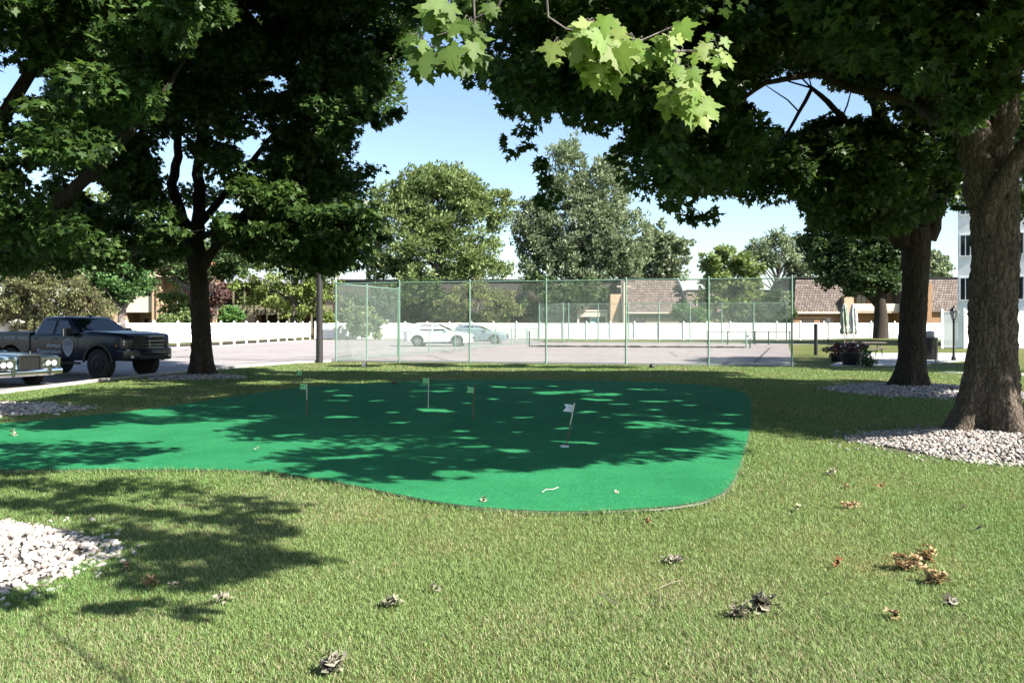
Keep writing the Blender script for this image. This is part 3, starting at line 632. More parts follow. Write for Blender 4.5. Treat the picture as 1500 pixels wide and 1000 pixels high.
# second right maple
be = tuple(G(1336, 570)); ex, ey = be[0], be[1]
q = lambda px, py, d=ey: tuple(P(px, py, d))
trunke = [(q(1336, 574), .37), (q(1336, 540), .335), (q(1337, 480), .315), (q(1340, 420), .325), (q(1342, 370), .37), (q(1341, 335), .35)]
limbse = [[(q(1325, 360), .28), (q(1302, 290), .22), (q(1290, 210), .2), (q(1284, 140), .17), (q(1270, 60), .13), (q(1255, -40), .08)],
          [(q(1352, 350), .28), (q(1356, 280), .25), (q(1350, 200), .22), (q(1340, 100), .16), (q(1330, -20), .1)],
          [(q(1360, 350), .2), (q(1378, 290), .16), (q(1384, 220, ey+1), .12), (q(1395, 120, ey+2), .08)],
          [(q(1312, 350), .16), (q(1278, 300, ey-1), .13), (q(1262, 240, ey-1.5), .12), (q(1235, 170, ey-2), .08), (q(1190, 130, ey-2.5), .05), (q(1150, 200, ey-3), .03)],
          [(q(1290, 240), .1), (q(1210, 210, ey-2), .08), (q(1120, 230, ey-3), .05), (q(1040, 280, ey-3), .03)]]
polye = [(1010, 90), (1100, 60), (1200, 40), (1420, -40), (1405, 120), (1395, 230), (1388, 290), (1365, 270), (1340, 290), (1300, 315), (1265, 325), (1230, 315), (1195, 285), (1165, 258), (1110, 272), (1062, 275), (1085, 225), (1112, 195), (1150, 192), (1195, 178), (1200, 110), (1130, 100), (1090, 130)]
holese = [(1152, 148, 40), (1250, 150, 14), (1302, 165, 12), (1395, 200, 8), (1400, 340, 30)]
ce = [poly_clumps(polye, 300, (17, 24.5), (.38, .8), holese, smin=.4), poly_clumps([(1195, 120), (1290, 110), (1330, 200), (1330, 320), (1270, 345), (1200, 325), (1170, 260), (1200, 180)], 60, (17.5, 22), (.35, .55), holese, smin=.3), poly_clumps([(1370, 130), (1440, 120), (1440, 230), (1410, 290), (1380, 300)], 26, (21, 24), (.35, .55), [(1395, 370, 55)], smin=.3), ell_clumps((10.6, 21, 11.4), (6.4, 5.4, 3.6), 100, (.6, 1.0), above), ell_clumps((16.6, 16.6, 8.2), (2.8, 2.4, 2.2), 55, (.7, 1.0), above), ell_clumps((3.2, 20, 11.0), (4.4, 3.2, 1.8), 70, (.55, .9), above)]
for a in [(1395, 230, 20, .35), (1390, 275, 20, .3), (1408, 305, 20, .25), (1385, 250, 19.6, .3), (1408, 200, 20, .3), (1405, 160, 20, .4)]:
    ce.append(np.array([tuple(P(a[0], a[1], a[2]))+(a[3],)]))
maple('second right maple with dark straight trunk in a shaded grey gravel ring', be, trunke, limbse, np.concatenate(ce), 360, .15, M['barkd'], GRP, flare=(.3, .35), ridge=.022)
# maple over the camera, its trunk behind the viewer: its low limbs shade the foreground lawn at left
bh = (4.3, -2.2, 0)
limbsh = [[((4.2, -2.7, 8.0), .09), ((3.6, .6, 9.0), .06), ((3.0, 2.4, 8.0), .045), ((2.3, 3.2, 6.4), .03), ((1.7, 3.7, 5.4), .015)],
          [((4.3, -2.2, 2.2), .24), ((4.4, -2.5, 5), .2), ((4.2, -2.8, 9), .1)],
          [((4.3, -2.2, 2.3), .03), ((3.4, .2, 4.4), .016), ((2.2, 1.2, 4.3), .013), ((1.2, 2.0, 3.95), .011), ((.75, 2.45, 3.45), .011)]]
HB = [Vector((x, 3.0, z)) for x in (-.15, .1, .35, .6, .85) for z in (2.35, 2.65, 2.85)]
def clear_h(p, r):
    if p.z < 4.4 or p.y+.65*p.z > 1.9: return False
    for b in HB:
        v = p-b; t = v.dot(sdir)
        if t > 0 and (v-sdir*t).length < r*1.15+.12: return False
    return True
def overhead(targets, h0, h1, r0, r1):
    """leaf clumps over the frame whose shade falls where the photograph shows it"""
    out = []
    for px, py in targets:
        h = random.uniform(h0, h1); p = G(px, py)+sdir*(h/sdir.z); out.append((p.x, p.y, p.z, random.uniform(r0, r1)))
    return out
ch = overhead([(20, 705), (70, 712), (120, 722), (180, 712), (30, 738), (90, 742), (250, 722), (330, 735), (150, 748), (225, 752), (290, 762), (360, 760), (395, 778), (170, 785), (240, 795), (320, 800), (375, 815), (290, 822), (250, 842), (200, 806), (390, 745), (345, 838), (150, 775)], 5.0, 6.3, .30, .46)
ch = np.concatenate([np.array(ch), ell_clumps((4.3, -2.6, 7.5), (3.6, 3.0, 2.6), 70, (.6, .9), clear_h)])
maple('maple standing behind the viewer, only its overhanging branches seen', bh, [((4.3, -2.2, -.05), .36), ((4.3, -2.2, 2.4), .3)], limbsh, ch, 260, .13, M['bark'], GRP)
bj = (22.0, 26.0, 0)
cj = ell_clumps((22.3, 29, 8.5), (4.6, 6, 3.4), 150, (.7, 1.1), lambda p, r: 750+F*p.x/p.y > 1440)
maple('maple beyond the right picture edge shading the court corner', bj, [((22, 26, -.05), .4), ((22, 26, 3.5), .33)], [[((22, 26, 3.2), .25), ((21, 25.8, 6), .18), ((20.5, 26, 9), .08)], [((22, 26, 3.2), .25), ((23, 26, 6), .18), ((23.5, 26.2, 9.5), .08)]], cj, 300, .16, M['barkd'], GRP)
# left front maple whose gravel ring shows at the left edge
ba = (-4.75, 5.75, 0)
limbsa = [[((-4.5, 5.9, 4.7), .16), ((-4.5, 5.9, 5), .16), ((-4.4, 6, 8), .08)], [((-4.6, 5.85, 4.4), .10), ((-3.4, 6.4, 5.7), .07), ((-1.9, 6.7, 6.0), .05), ((-.5, 6.9, 5.9), .02)]]
ca = overhead([(8, 655), (45, 662), (90, 655), (140, 662), (185, 655), (215, 664), (120, 676), (60, 682), (10, 688), (20, 672), (165, 672)], 5.2, 6.0, .36, .52)
ca = np.concatenate([np.array(ca), ell_clumps((-4.9, 5.8, 7.6), (2.8, 2.8, 2.2), 45, (.6, .9), lambda p, r: above(p, r))])
maple('maple just beyond the left edge above the pale foreground gravel', ba, [((-4.75, 5.75, -.05), .32), ((-4.75, 5.75, 3.0), .27), ((-4.62, 5.82, 4.2), .22), ((-4.5, 5.9, 5.0), .17)], limbsa, ca, 260, .13, M['bark'], GRP)

# ------------------------------------------------------------------ near hanging branch with big maple leaves
HL = [(0, 0), (.06, -.05), (.20, -.14), (.36, -.13), (.33, -.02), (.44, .06), (.34, .14), (.46, .22), (.60, .24), (.62, .36), (.72, .50), (.52, .47), (.44, .52), (.34, .46), (.22, .44), (.20, .54), (.30, .66), (.22, .72), (.20, .82), (.10, .86), (0, 1.08)]
BIG = np.array(HL+[(-x, y) for x, y in HL[-2:0:-1]])
def big_leaves(name, items, parent, o0, cols):
    """items: point, tip direction, face normal, length; each leaf is folded along its midrib and drooping at the lobes"""
    V = []; Fc = []; col = []
    for p, tip, nrm, s in items:
        tip = Vector(tip).normalized(); sx = tip.cross(Vector(nrm)).normalized(); nz = sx.cross(tip); c = np.array(random.choice(cols))*random.uniform(.85, 1.15)
        rb = Vector(p)-Vector(o0); b = len(V); K = len(BIG); cup = random.uniform(.04, .16); dr = random.uniform(.0, .4)
        def at(x, y): return rb+s*(sx*x+tip*y+nz*(-cup*abs(x)+.08*math.sin(9*y+5*abs(x))*abs(x)-dr*y*y*.6))
        for x, y in BIG: V.append(at(x, y)); col.append(c*random.uniform(.82, 1.12))
        V += [at(0, .2), at(0, .45), at(0, .75)]; col += [c*1.12]*3
        h = len(HL)                                             # two halves meeting at the midrib
        Fc.append([b]+[b+i for i in range(1, h)]+[b+K+2, b+K+1, b+K]); Fc.append([b, b+K, b+K+1, b+K+2]+[b+i for i in range(h-1, K)])
    return fast_mesh(name, np.array([tuple(v) for v in V]), [i for f in Fc for i in f], [len(f) for f in Fc], M['leafnear'], parent, tint=np.array(col))
def hanging(label, paths, clusters, d, cols, o0):
    root = thing('maple_branch', label, 'branch', o0, 0, 'hanging maple branches')
    mb = MB()
    for pth in paths:
        pp = [P(x, y, dd_)-Vector(o0) for x, y, dd_ in pth]; mb.tube(pp, [.006*(1-.7*i/(len(pp)-1)) for i in range(len(pp))], 6)
    items = []
    for cx, cy, n, rx, ry, s in clusters:
        c = P(cx, cy, d)
        for i in range(max(2, int(n*1.25))):
            a = random.uniform(0, 2*PI); r = random.random()**.6
            off = Vector((math.cos(a)*rx*1.15*r, random.uniform(-.12, .12), math.sin(a)*ry*r))*d/F
            off.y = random.uniform(-.1, .1); p = c+off
            tip = Vector((math.cos(a)*.4+random.uniform(-.25, .25), -.2+random.uniform(-.3, .2), -1.0+random.uniform(-.2, .3)))
            nrm = Vector((random.uniform(-.3, .6), -.95, .3+random.uniform(-.25, .4)))
            L = random.uniform(.42, .92)*s; items.append((p, tip, nrm, L))
            mb.tube([c+Vector((0, 0, .02))-Vector(o0), (c+p)/2+Vector((0, 0, .03))-Vector(o0), p-Vector(o0)], [.002, .0016, .0012], 4)
    mb.build('twigs', M['barkg'], root, smooth=60)
    big_leaves('leaves', items, root, o0, cols); return root
lit = [(.20, .31, .055), (.24, .34, .07), (.17, .28, .05), (.26, .34, .09)]  # leaf colours with the sunlight painted in
dk = [(.06, .12, .02), (.08, .14, .03), (.10, .17, .035)]  # the same kind of leaves with shade painted into the colour
D1 = 3.0
hanging('low hanging branch of big maple leaves coloured sunlit yellow green', [[(800, -120, 3.0), (800, -10, 3), (803, 25, 3), (830, 43, 3), (868, 48, 3), (900, 55, 3)], [(870, 50, 3), (940, 60, 3), (985, 40, 3), (1000, 70, 3), (992, 85, 3)], [(985, 75, 3), (1020, 75, 3.02), (1040, 66, 3)], [(990, 85, 3), (992, 110, 3), (1000, 125, 3)]],
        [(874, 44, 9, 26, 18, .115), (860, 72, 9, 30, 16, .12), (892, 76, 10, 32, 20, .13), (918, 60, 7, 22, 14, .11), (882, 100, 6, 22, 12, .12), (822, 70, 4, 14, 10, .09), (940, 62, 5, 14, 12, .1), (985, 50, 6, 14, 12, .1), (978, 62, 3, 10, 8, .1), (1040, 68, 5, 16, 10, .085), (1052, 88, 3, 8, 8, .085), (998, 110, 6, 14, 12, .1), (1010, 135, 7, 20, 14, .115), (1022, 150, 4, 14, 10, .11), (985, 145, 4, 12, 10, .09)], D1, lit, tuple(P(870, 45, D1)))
hanging('hanging branch of maple leaves coloured dark for shade, left of the sunlit one', [[(760, -60, 3.1), (730, 10, 3.1), (705, 22, 3.1), (670, 44, 3.1), (640, 52, 3.1)], [(690, -60, 3.1), (694, 0, 3.1), (696, 40, 3.1), (690, 70, 3.1)]],
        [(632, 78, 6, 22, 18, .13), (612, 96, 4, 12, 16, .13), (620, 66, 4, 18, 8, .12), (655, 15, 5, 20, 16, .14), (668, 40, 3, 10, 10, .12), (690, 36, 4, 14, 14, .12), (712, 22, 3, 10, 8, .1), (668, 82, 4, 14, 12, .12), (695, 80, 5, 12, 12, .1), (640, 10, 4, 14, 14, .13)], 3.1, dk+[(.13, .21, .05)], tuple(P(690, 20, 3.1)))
hanging('few leaves of a branch dipping in at the top edge', [[(1065, -40, 3.2), (1062, -6, 3.2)]], [(1062, 4, 2, 5, 4, .08), (1085, -4, 2, 8, 3, .07)], 3.2, lit, tuple(P(1065, -10, 3.2)))

# ------------------------------------------------------------------ trees and shrubs beyond
def bgtree(label, px, d, blobs, n, lsize, cols, trunk_r=.3, name='background_tree', cat='tree', group='trees beyond the white fence', per=60, shape=QUAD, droop=0.0, rr=(.6, 1.2), spread=.6, lean=(0, 0), bark=None, trunk_top=None, flat=.75):
    """blobs: (px, py, rx, ry in photo pixels) of the crown's lobes at distance d"""
    bp = Vector(((px-750)/F*d, d, 0)); root = thing(name, label, cat, bp, 0, group)
    tot = sum(b[2]*b[3] for b in blobs); cl = []
    for b in blobs:
        c = P(b[0], b[1], d); R = (b[2]*d/F, .8*(b[2]+b[3])/2*d/F, b[3]*d/F)
        cl.append(ell_clumps(c, R, max(3, int(n*b[2]*b[3]/tot)), rr, lambda p, r: p.z > (.3 if rr[1] > .25 else .08), shell=.35))
    cl = np.concatenate([c for c in cl if len(c)] or [np.array([tuple(P(b[0], b[1], d))+(rr[1],) for b in blobs])])
    pos, out = clump_leaves(cl, per, flat); out = out.copy(); out[:, 0] += lean[0]; out[:, 2] += lean[1]
    top = max(c[2] for c in cl)*.75 if trunk_top is None else trunk_top
    mb = MB(); pp = [(0, 0, -.05), (.02, 0, top*.25), (-.05, .05, top*.55), (.05, 0, top)]
    mb.tube([(0, 0, -.05), (0, 0, .3)]+pp[1:], [trunk_r*1.45, trunk_r*1.1, trunk_r*.95, trunk_r*.6, trunk_r*.2], 12)
    for i in range(0, len(cl), max(1, len(cl)//26)):
        p = Vector(cl[i][:3])-bp; a = Vector((0, 0, min(top*.9, max(top*.2, p.z*.6)))); mb.tube(bent(a, p, .15, 4, i), [trunk_r*.35*(1-k/5) for k in range(5)], 5)
    mb.build('trunk', bark or M['barkg'], root, smooth=60)
    leaves('crown', pos-np.array(bp), lsize, out, M['leaffar'], root, cols, shape, droop, spread)
    return root
GB = [(.11, .15, .05), (.135, .18, .065), (.085, .125, .045), (.16, .2, .085)]
GS = [(.125, .16, .085), (.15, .185, .105), (.095, .13, .07), (.18, .21, .135)]
GY = [(.14, .18, .045), (.11, .155, .04), (.17, .21, .06), (.085, .12, .035)]
GD = [(.035, .062, .022), (.05, .08, .026), (.026, .048, .018)]
CR = [(.105, .125, .05), (.135, .13, .06), (.085, .11, .04), (.14, .135, .075), (.10, .095, .055)]
bgtree('broad windswept green tree behind the dark roof, left of centre', 640, 108, [(640, 300, 70, 60), (590, 345, 60, 55), (690, 335, 55, 65), (630, 380, 95, 45), (640, 262, 40, 26), (612, 270, 30, 26), (668, 275, 34, 28), (570, 290, 38, 22), (725, 300, 26, 26), (555, 395, 32, 20), (700, 395, 45, 25)], 620, .5, GB, .5, per=85, shape=LONG, lean=(.7, .5), rr=(.8, 1.5), droop=-.2)
bgtree('tall two topped silvery green tree behind the dark roof', 850, 112, [(830, 255, 30, 50), (885, 285, 42, 50), (840, 330, 72, 60), (900, 350, 58, 55), (800, 370, 52, 45), (870, 390, 78, 32), (830, 222, 14, 20), (890, 250, 24, 22), (780, 330, 28, 40)], 640, .5, GS, .55, per=85, shape=LONG, lean=(.5, .5), rr=(.8, 1.5), droop=-.2)
bgtree('smaller round pale tree just right of the tall silvery one', 972, 116, [(975, 370, 34, 38), (950, 385, 28, 30), (995, 375, 18, 32), (965, 345, 22, 20)], 90, .5, GS, .3, per=70, rr=(.8, 1.3))
bgtree('leafy tree with crown down to the white fence near the court corner', 1073, 91, [(1070, 400, 42, 36), (1050, 385, 26, 24), (1090, 440, 34, 34), (1062, 455, 36, 24), (1100, 405, 24, 30), (1040, 430, 20, 30), (1072, 375, 24, 14)], 170, .36, GB+GY[:1], .28, per=70, rr=(.5, 1.0))
bgtree('grey green tree in the distance over the low roofs', 1140, 122, [(1140, 372, 50, 30), (1105, 382, 30, 24), (1178, 378, 34, 30), (1150, 350, 26, 14), (1190, 400, 40, 25)], 130, .55, GS, .4, per=65, rr=(.8, 1.4), shape=LONG)
bgtree('large dark tree on the grass mound by the closed umbrellas', 1290, 72, [(1262, 350, 62, 50), (1225, 380, 42, 36), (1312, 350, 36, 45), (1255, 405, 56, 26), (1200, 345, 26, 36), (1300, 405, 30, 22), (1240, 320, 48, 22)], 330, .3, GD, .62, per=95, rr=(.55, 1.0), group=None, trunk_top=9, bark=M['barkd'])
bgtree('pale treetop behind the shingled roof at right', 1372, 125, [(1372, 385, 16, 28), (1362, 400, 22, 22), (1384, 398, 12, 18)], 36, .5, GS, .3, per=60, rr=(.8, 1.3))
bgtree('light yellow green tree hanging over the fence beside the lamp pole', 430, 88, [(420, 415, 55, 38), (365, 420, 26, 24), (470, 395, 26, 40), (440, 450, 32, 18), (400, 375, 40, 22), (470, 440, 22, 22), (350, 385, 18, 18), (455, 365, 32, 18)], 230, .34, GY, .25, per=70, rr=(.5, .95), shape=LONG, droop=.35)
bgtree('wide olive crab apple tree behind the pickup', 66, 49, [(70, 430, 66, 36), (20, 430, 50, 40), (125, 448, 36, 26), (80, 400, 40, 16), (30, 465, 60, 18), (100, 470, 50, 12), (150, 455, 14, 18)], 320, .16, CR, .2, per=130, rr=(.3, .6), shape=LONG, group=None)
bgtree('bright green tree with crooked grey trunk at the balcony house', 178, 55, [(165, 415, 38, 28), (195, 405, 26, 24), (140, 395, 34, 20), (205, 420, 18, 12), (160, 445, 16, 10)], 130, .2, [(.06, .125, .04), (.08, .15, .05), (.045, .095, .03)], .32, per=90, rr=(.35, .7), group=None, trunk_top=4.5)
bgtree('dark spreading tree before the long roof, behind the wing panel', 605, 92, [(610, 432, 44, 26), (565, 440, 34, 22), (640, 445, 26, 20), (520, 446, 20, 14)], 120, .3, GD+GB[2:3], .22, per=85, rr=(.5, .9), bark=M['barkd'])
bgtree('dark leafy tree before the long roof, right of the crab apple', 805, 92, [(790, 430, 34, 28), (830, 432, 40, 22), (865, 425, 26, 18), (800, 452, 26, 14)], 110, .3, GD+GB[2:3], .22, per=85, rr=(.5, .9), bark=M['barkd'])
bgtree('dense green tree spreading over the balcony house roof', 300, 68, [(235, 380, 62, 24), (320, 384, 46, 24), (170, 368, 46, 28), (275, 398, 26, 12)], 130, .24, [(.05, .085, .03), (.065, .105, .035), (.04, .068, .024)], .25, per=90, rr=(.5, .9))
bgtree('olive yellow crab apple tree behind the white car', 700, 90, [(700, 445, 58, 28), (660, 455, 32, 22), (740, 455, 28, 18), (700, 425, 32, 14), (690, 470, 50, 12)], 170, .28, CR+GY[:2], .2, per=85, rr=(.45, .8), shape=LONG)
bgtree('tall green background trees behind the left apartment roof', 120, 120, [(60, 350, 60, 60), (140, 330, 60, 50), (10, 340, 50, 70), (230, 360, 50, 30), (330, 365, 60, 30)], 150, .6, GB, .5, per=70, rr=(1.0, 1.8))
def shrub(label, px, d, blobs, n, lsize, cols, **kw):
    return bgtree(label, px, d, blobs, n, lsize, cols, kw.pop('trunk_r', .06), 'shrub', 'shrub', kw.pop('group', 'shrubs along the white fence'), kw.pop('per', 70), kw.pop('shape', QUAD), 0, kw.pop('rr', (.3, .6)), .8, **kw)
shrub('bright green bush tree between balcony and tree trunk', 255, 70, [(256, 445, 20, 26), (262, 465, 24, 14), (246, 432, 12, 10)], 70, .2, GY+GB)
shrub('purple leaved bush left of the maple trunk', 277, 72, [(278, 435, 11, 24), (276, 455, 9, 12)], 34, .2, [(.07, .035, .04), (.1, .045, .05), (.05, .028, .032)])
shrub('reddish leaved bush right of the maple trunk', 316, 74, [(318, 432, 15, 18), (310, 448, 9, 16)], 40, .2, [(.10, .055, .05), (.08, .05, .042), (.12, .075, .06)])
shrub('low rounded green bush behind the left fence', 330, 76, [(330, 460, 22, 12), (345, 464, 12, 9), (318, 464, 10, 9)], 50, .2, [(.07, .15, .035), (.09, .18, .05), (.05, .11, .03)])
shrub('low green hedge plants at foot of balcony house', 245, 68, [(248, 468, 14, 8), (272, 466, 14, 9)], 30, .2, GB)
shrub('weeping yellow green shrub before the fence inside the wing panel', 530, 84, [(528, 470, 34, 18), (510, 462, 18, 12), (540, 485, 20, 12), (520, 452, 22, 8)], 80, .26, GY+GS)
shrub('small yellow green bush behind fence right of the pole', 482, 87, [(482, 464, 10, 8), (478, 470, 8, 5)], 16, .24, GY)
shrub('clipped round green bush right of the shingled corner', 1003, 89, [(1003, 460, 20, 15), (1020, 463, 18, 14)], 60, .2, [(.06, .125, .035), (.075, .145, .045)], rr=(.35, .55))
shrub('pale round bush beside the clipped round bush', 1030, 90, [(1032, 464, 13, 12)], 26, .2, GS, rr=(.35, .55))
shrub('tall dark cone shaped evergreen behind the fence corner', 1135, 89, [(1130, 455, 26, 22), (1138, 440, 18, 16), (1142, 430, 9, 8), (1122, 466, 24, 10), (1150, 462, 14, 14)], 90, .2, GD+[(.05, .09, .03)], rr=(.35, .6), per=110)
shrub('pale weeping shrub at the right court corner', 1152, 88, [(1152, 448, 6, 22)], 16, .2, GS)
# ------------------------------------------------------------------ chain link fences
def mesh_panel(name, p, q, z0, z1, parent, o0, s=.075, r=.0030):
    p, q = Vector(p), Vector(q); u = (q-p); L = u.length; u.normalize(); nrm = Vector((-u.y, u.x, 0)); h = z1-z0
    segs = []
    c = -h
    while c < L:
        a, b = max(0, c), min(L, c+h)
        if b-a > .02: segs.append(((a, z0+a-c), (b, z0+b-c))); segs.append(((a, z1-(a-c)), (b, z1-(b-c))))
        c += s
    V, Lp = [], []
    offs = [(0, 1), (.87, -.5), (-.87, -.5)]
    for k, ((a, za), (b, zb)) in enumerate(segs):
        d = Vector((u.x, u.y, 1 if zb > za else -1)).normalized(); side = d.cross(nrm).normalized(); base = len(V)
        for (t, z) in ((a, za), (b, zb)):
            cpt = p+u*t+Vector((0, 0, z))+nrm*(.002 if zb > za else -.002)-Vector(o0)
            for ox, oy in offs: V.append(tuple(cpt+nrm*oy*r+side*ox*r))
        for j in range(3): Lp += [base+j, base+(j+1) % 3, base+3+(j+1) % 3, base+3+j]
    return fast_mesh(name, np.array(V), Lp, np.full(len(Lp)//4, 4), M['wire'], parent)
def cfence(label, runs, h, o0, rails, pr=.038, midz=None, m=None, cat='fence', s=.075, wr=.003):
    root = thing('chain_link_fence', label, cat, o0, 0); o0 = Vector(o0); m = m or M['galv']; done = set()
    for pts in runs:
        for p in pts:
            k = (round(p.x, 2), round(p.y, 2))
            if k in done: continue
            done.add(k); mb = MB(); b = p-o0
            mb.tube([b+Vector((0, 0, -.05)), b+Vector((0, 0, h+.03))], pr, 10); mb.lathe([(pr*1.12, h+.03), (pr*1.1, h+.06), (.012, h+.10)], 10, b)
            mb.build('post', m, root, smooth=40)
        for z in rails:
            mb = MB(); mb.tube([p-o0+Vector((0, 0, z)) for p in pts], .026 if z > .3 else .014, 8)
            mb.build('rail' if z > .3 else 'tension_wire', m, root, smooth=40)
        mesh_panel('wire_mesh', pts[0], pts[-1], .05, h-.02, root, o0, s, wr)
    return root
def on_line(p, q, px):
    k = (px-750)/F; t = (k*p.y-p.x)/((q.x-p.x)-k*(q.y-p.y)); return p.lerp(q, t)
front = [on_line(A, B, x) for x in (492, 585, 688, 800, 917, 1038, 1160)]
A0, B0 = front[0], front[-1]
W2 = G(583, 521.6); W1 = A0.lerp(W2, .46)
cfence('tall green chain link fence across the near end of the tennis court', [front, [A0, W1, W2]], 3.52, A0, [3.5, .06], s=.07, wr=.0024)
low = [W2.lerp(Cc, t) for t in (0, .14, .28, .42, .56, .70, .85, 1)]
cfence('low chain link fence along the left side of the court', [low], 1.28, W2+(Cc-W2)*.02, [1.26, .06], .032, s=.10)
back = [Cc.lerp(D, t) for t in (0, .125, .25, .375, .5, .625, .75, .875, 1)]
cfence('tall chain link backstop at the far end of the tennis court', [back, [Cc, Cc+Vector((2.0, -3.0, 0))]], 3.5, Cc+Vector((.01, 0, 0)), [3.48, .06], .05, s=.12)
rl = [Vector(((px_-750)/F*64, 64.0, 0)) for px_ in (1037, 1066, 1106, 1126, 1157)]
cfence('low dark rail fence across the far right corner of the court', [rl], 1.02, rl[0]-Vector((.01, 0, 0)), [1.02], .05, m=M['dpost'], s=.3)
# net posts and dropped net
NL, NR = G(775.5, 508.3), G(1093, 510)
np_ = thing('net_post', 'green net post with crank right of the court fence post', 'net post', NR)
mb = MB(); mb.tube([(0, 0, 0), (0, 0, 1.12)], .055, 12); mb.lathe([(.06, 1.12), (.05, 1.16), (.01, 1.18)], 12); mb.build('post', M['galv'], np_, smooth=40)
mb = MB(); mb.box(.07, .16, -.06, .06, .78, .92); mb.tube([(.115, -.06, .85), (.115, -.2, .85), (.115, -.2, .72)], .014, 6); mb.tube([(.30, .1, 0), (.30, .1, .72)], .05, 10); mb.build('winch', M['dpost'], np_, smooth=40)
np2 = thing('net_post', 'dark net post at the left end of the dropped net', 'net post', NL)
mb = MB(); mb.tube([(0, 0, 0), (0, 0, 1.1)], .05, 12); mb.lathe([(.055, 1.1), (.045, 1.14), (.01, 1.16)], 12); mb.build('post', M['dpost'], np2, smooth=40)
mb = MB(); mb.tube([(-.14, 0, 0), (-.14, 0, 1.15)], .028, 8); mb.build('brace', M['galv'], np2, smooth=40)
mb = MB(); n = 60; a_, b_ = NL+Vector((.1, 0, 0)), NR-Vector((.12, 0, 0))
rr = [random.uniform(.035, .08) for _ in range(n+1)]
mb.tube([a_.lerp(b_, i/n)+Vector((0, .06*math.sin(i*.7)+random.uniform(-.03, .03), .05+rr[i]*.5)) for i in range(n+1)], rr, 7)
tag(mb.build('tennis_net', mat('dark_net', (.02, .022, .022), rough=.9, scale=20), smooth=60), 'dark tennis net lying dropped on the court between its posts', 'net')
# ------------------------------------------------------------------ white vinyl fences
def vinyl(label, poly, h, gap, mid, step=2.44, name='white_fence'):
    o0 = Vector((poly[0][0], poly[0][1], 0)); root = thing(name, label, 'fence', o0, 0)
    pts = []
    for i in range(len(poly)-1):
        a, b = Vector((*poly[i], 0)), Vector((*poly[i+1], 0)); k = max(1, round((b-a).length/step))
        pts += [a.lerp(b, j/k) for j in range(k)]
    pts.append(Vector((*poly[-1], 0)))
    for i, p in enumerate(pts):
        mb = MB(); q = p-o0
        mb.box(q.x-.065, q.x+.065, q.y-.065, q.y+.065, 0, h+.06)
        mb.hexa([q+Vector((x, y, h+.06)) for x, y in ((-.085, -.085), (.085, -.085), (.085, .085), (-.085, .085))], [q+Vector((x, y, h+.10)) for x, y in ((-.085, -.085), (.085, -.085), (.085, .085), (-.085, .085))])
        mb.hexa([q+Vector((x, y, h+.102)) for x, y in ((-.07, -.07), (.07, -.07), (.07, .07), (-.07, .07))], [q+Vector((x, y, h+.21)) for x, y in ((-.012, -.012), (.012, -.012), (.012, .012), (-.012, .012))])
        mb.build('post', M['vinyl'], root)
    for i in range(len(pts)-1):
        a, b = pts[i]-o0, pts[i+1]-o0; u = (b-a).normalized(); nrm = Vector((-u.y, u.x, 0)); a = a+u*.066; b = b-u*.066; L = (b-a).length
        mb = MB()
        def bar(t0, t1, z0, z1, w):
            p, q = a+u*t0, a+u*t1
            mb.hexa([p-nrm*w+Vector((0, 0, z0)), q-nrm*w+Vector((0, 0, z0)), q+nrm*w+Vector((0, 0, z0)), p+nrm*w+Vector((0, 0, z0))], [p-nrm*w+Vector((0, 0, z1)), q-nrm*w+Vector((0, 0, z1)), q+nrm*w+Vector((0, 0, z1)), p+nrm*w+Vector((0, 0, z1))])
        bar(0, L, h-.09, h, .03); bar(0, L, gap, gap+.14, .03)
        if mid: bar(0, L, h*.52, h*.52+.09, .03)
        nb = 14
        for j in range(nb): bar(L*j/nb+.004, L*(j+1)/nb-.004, gap+.14, h-.09, .014+.002*(j % 2))
        mb.build('panel', M['vinyl'], root)
    return root
vinyl('white vinyl fence with open gap beneath along the left parking edge', [(-36, 44), (-29, 51.5), (-25.6, 57), (-23.2, 63.5), (-22.3, 76), (-21.6, 85.2)], 1.75, .30, False)
vinyl('long white vinyl fence behind the tennis court', [(-21.3, 86.2), (-2, 87.4), (18, 83.5), (47, 82.5)], 1.78, .06, True)
tag(sheet('painted_shade_strip', [(-36.1, 44.3), (-29.1, 51.7), (-25.7, 57.2), (-23.3, 63.6), (-22.45, 76), (-21.7, 85.4), (-25, 85.4), (-26, 76), (-27, 64), (-29, 59), (-32, 54), (-39, 47)], .009, M['soil']), 'dark sheet painted as shade behind the left parking fence', 'painted shade')  # dark sheet stands in for the shade seen through the fence gap
vinyl('tall white board fence before the white tower', [(29.8, 55.2), (31.0, 54.6), (33.6, 54.6), (41, 54.4)], 2.55, .04, False, 2.3, 'tall_white_fence')
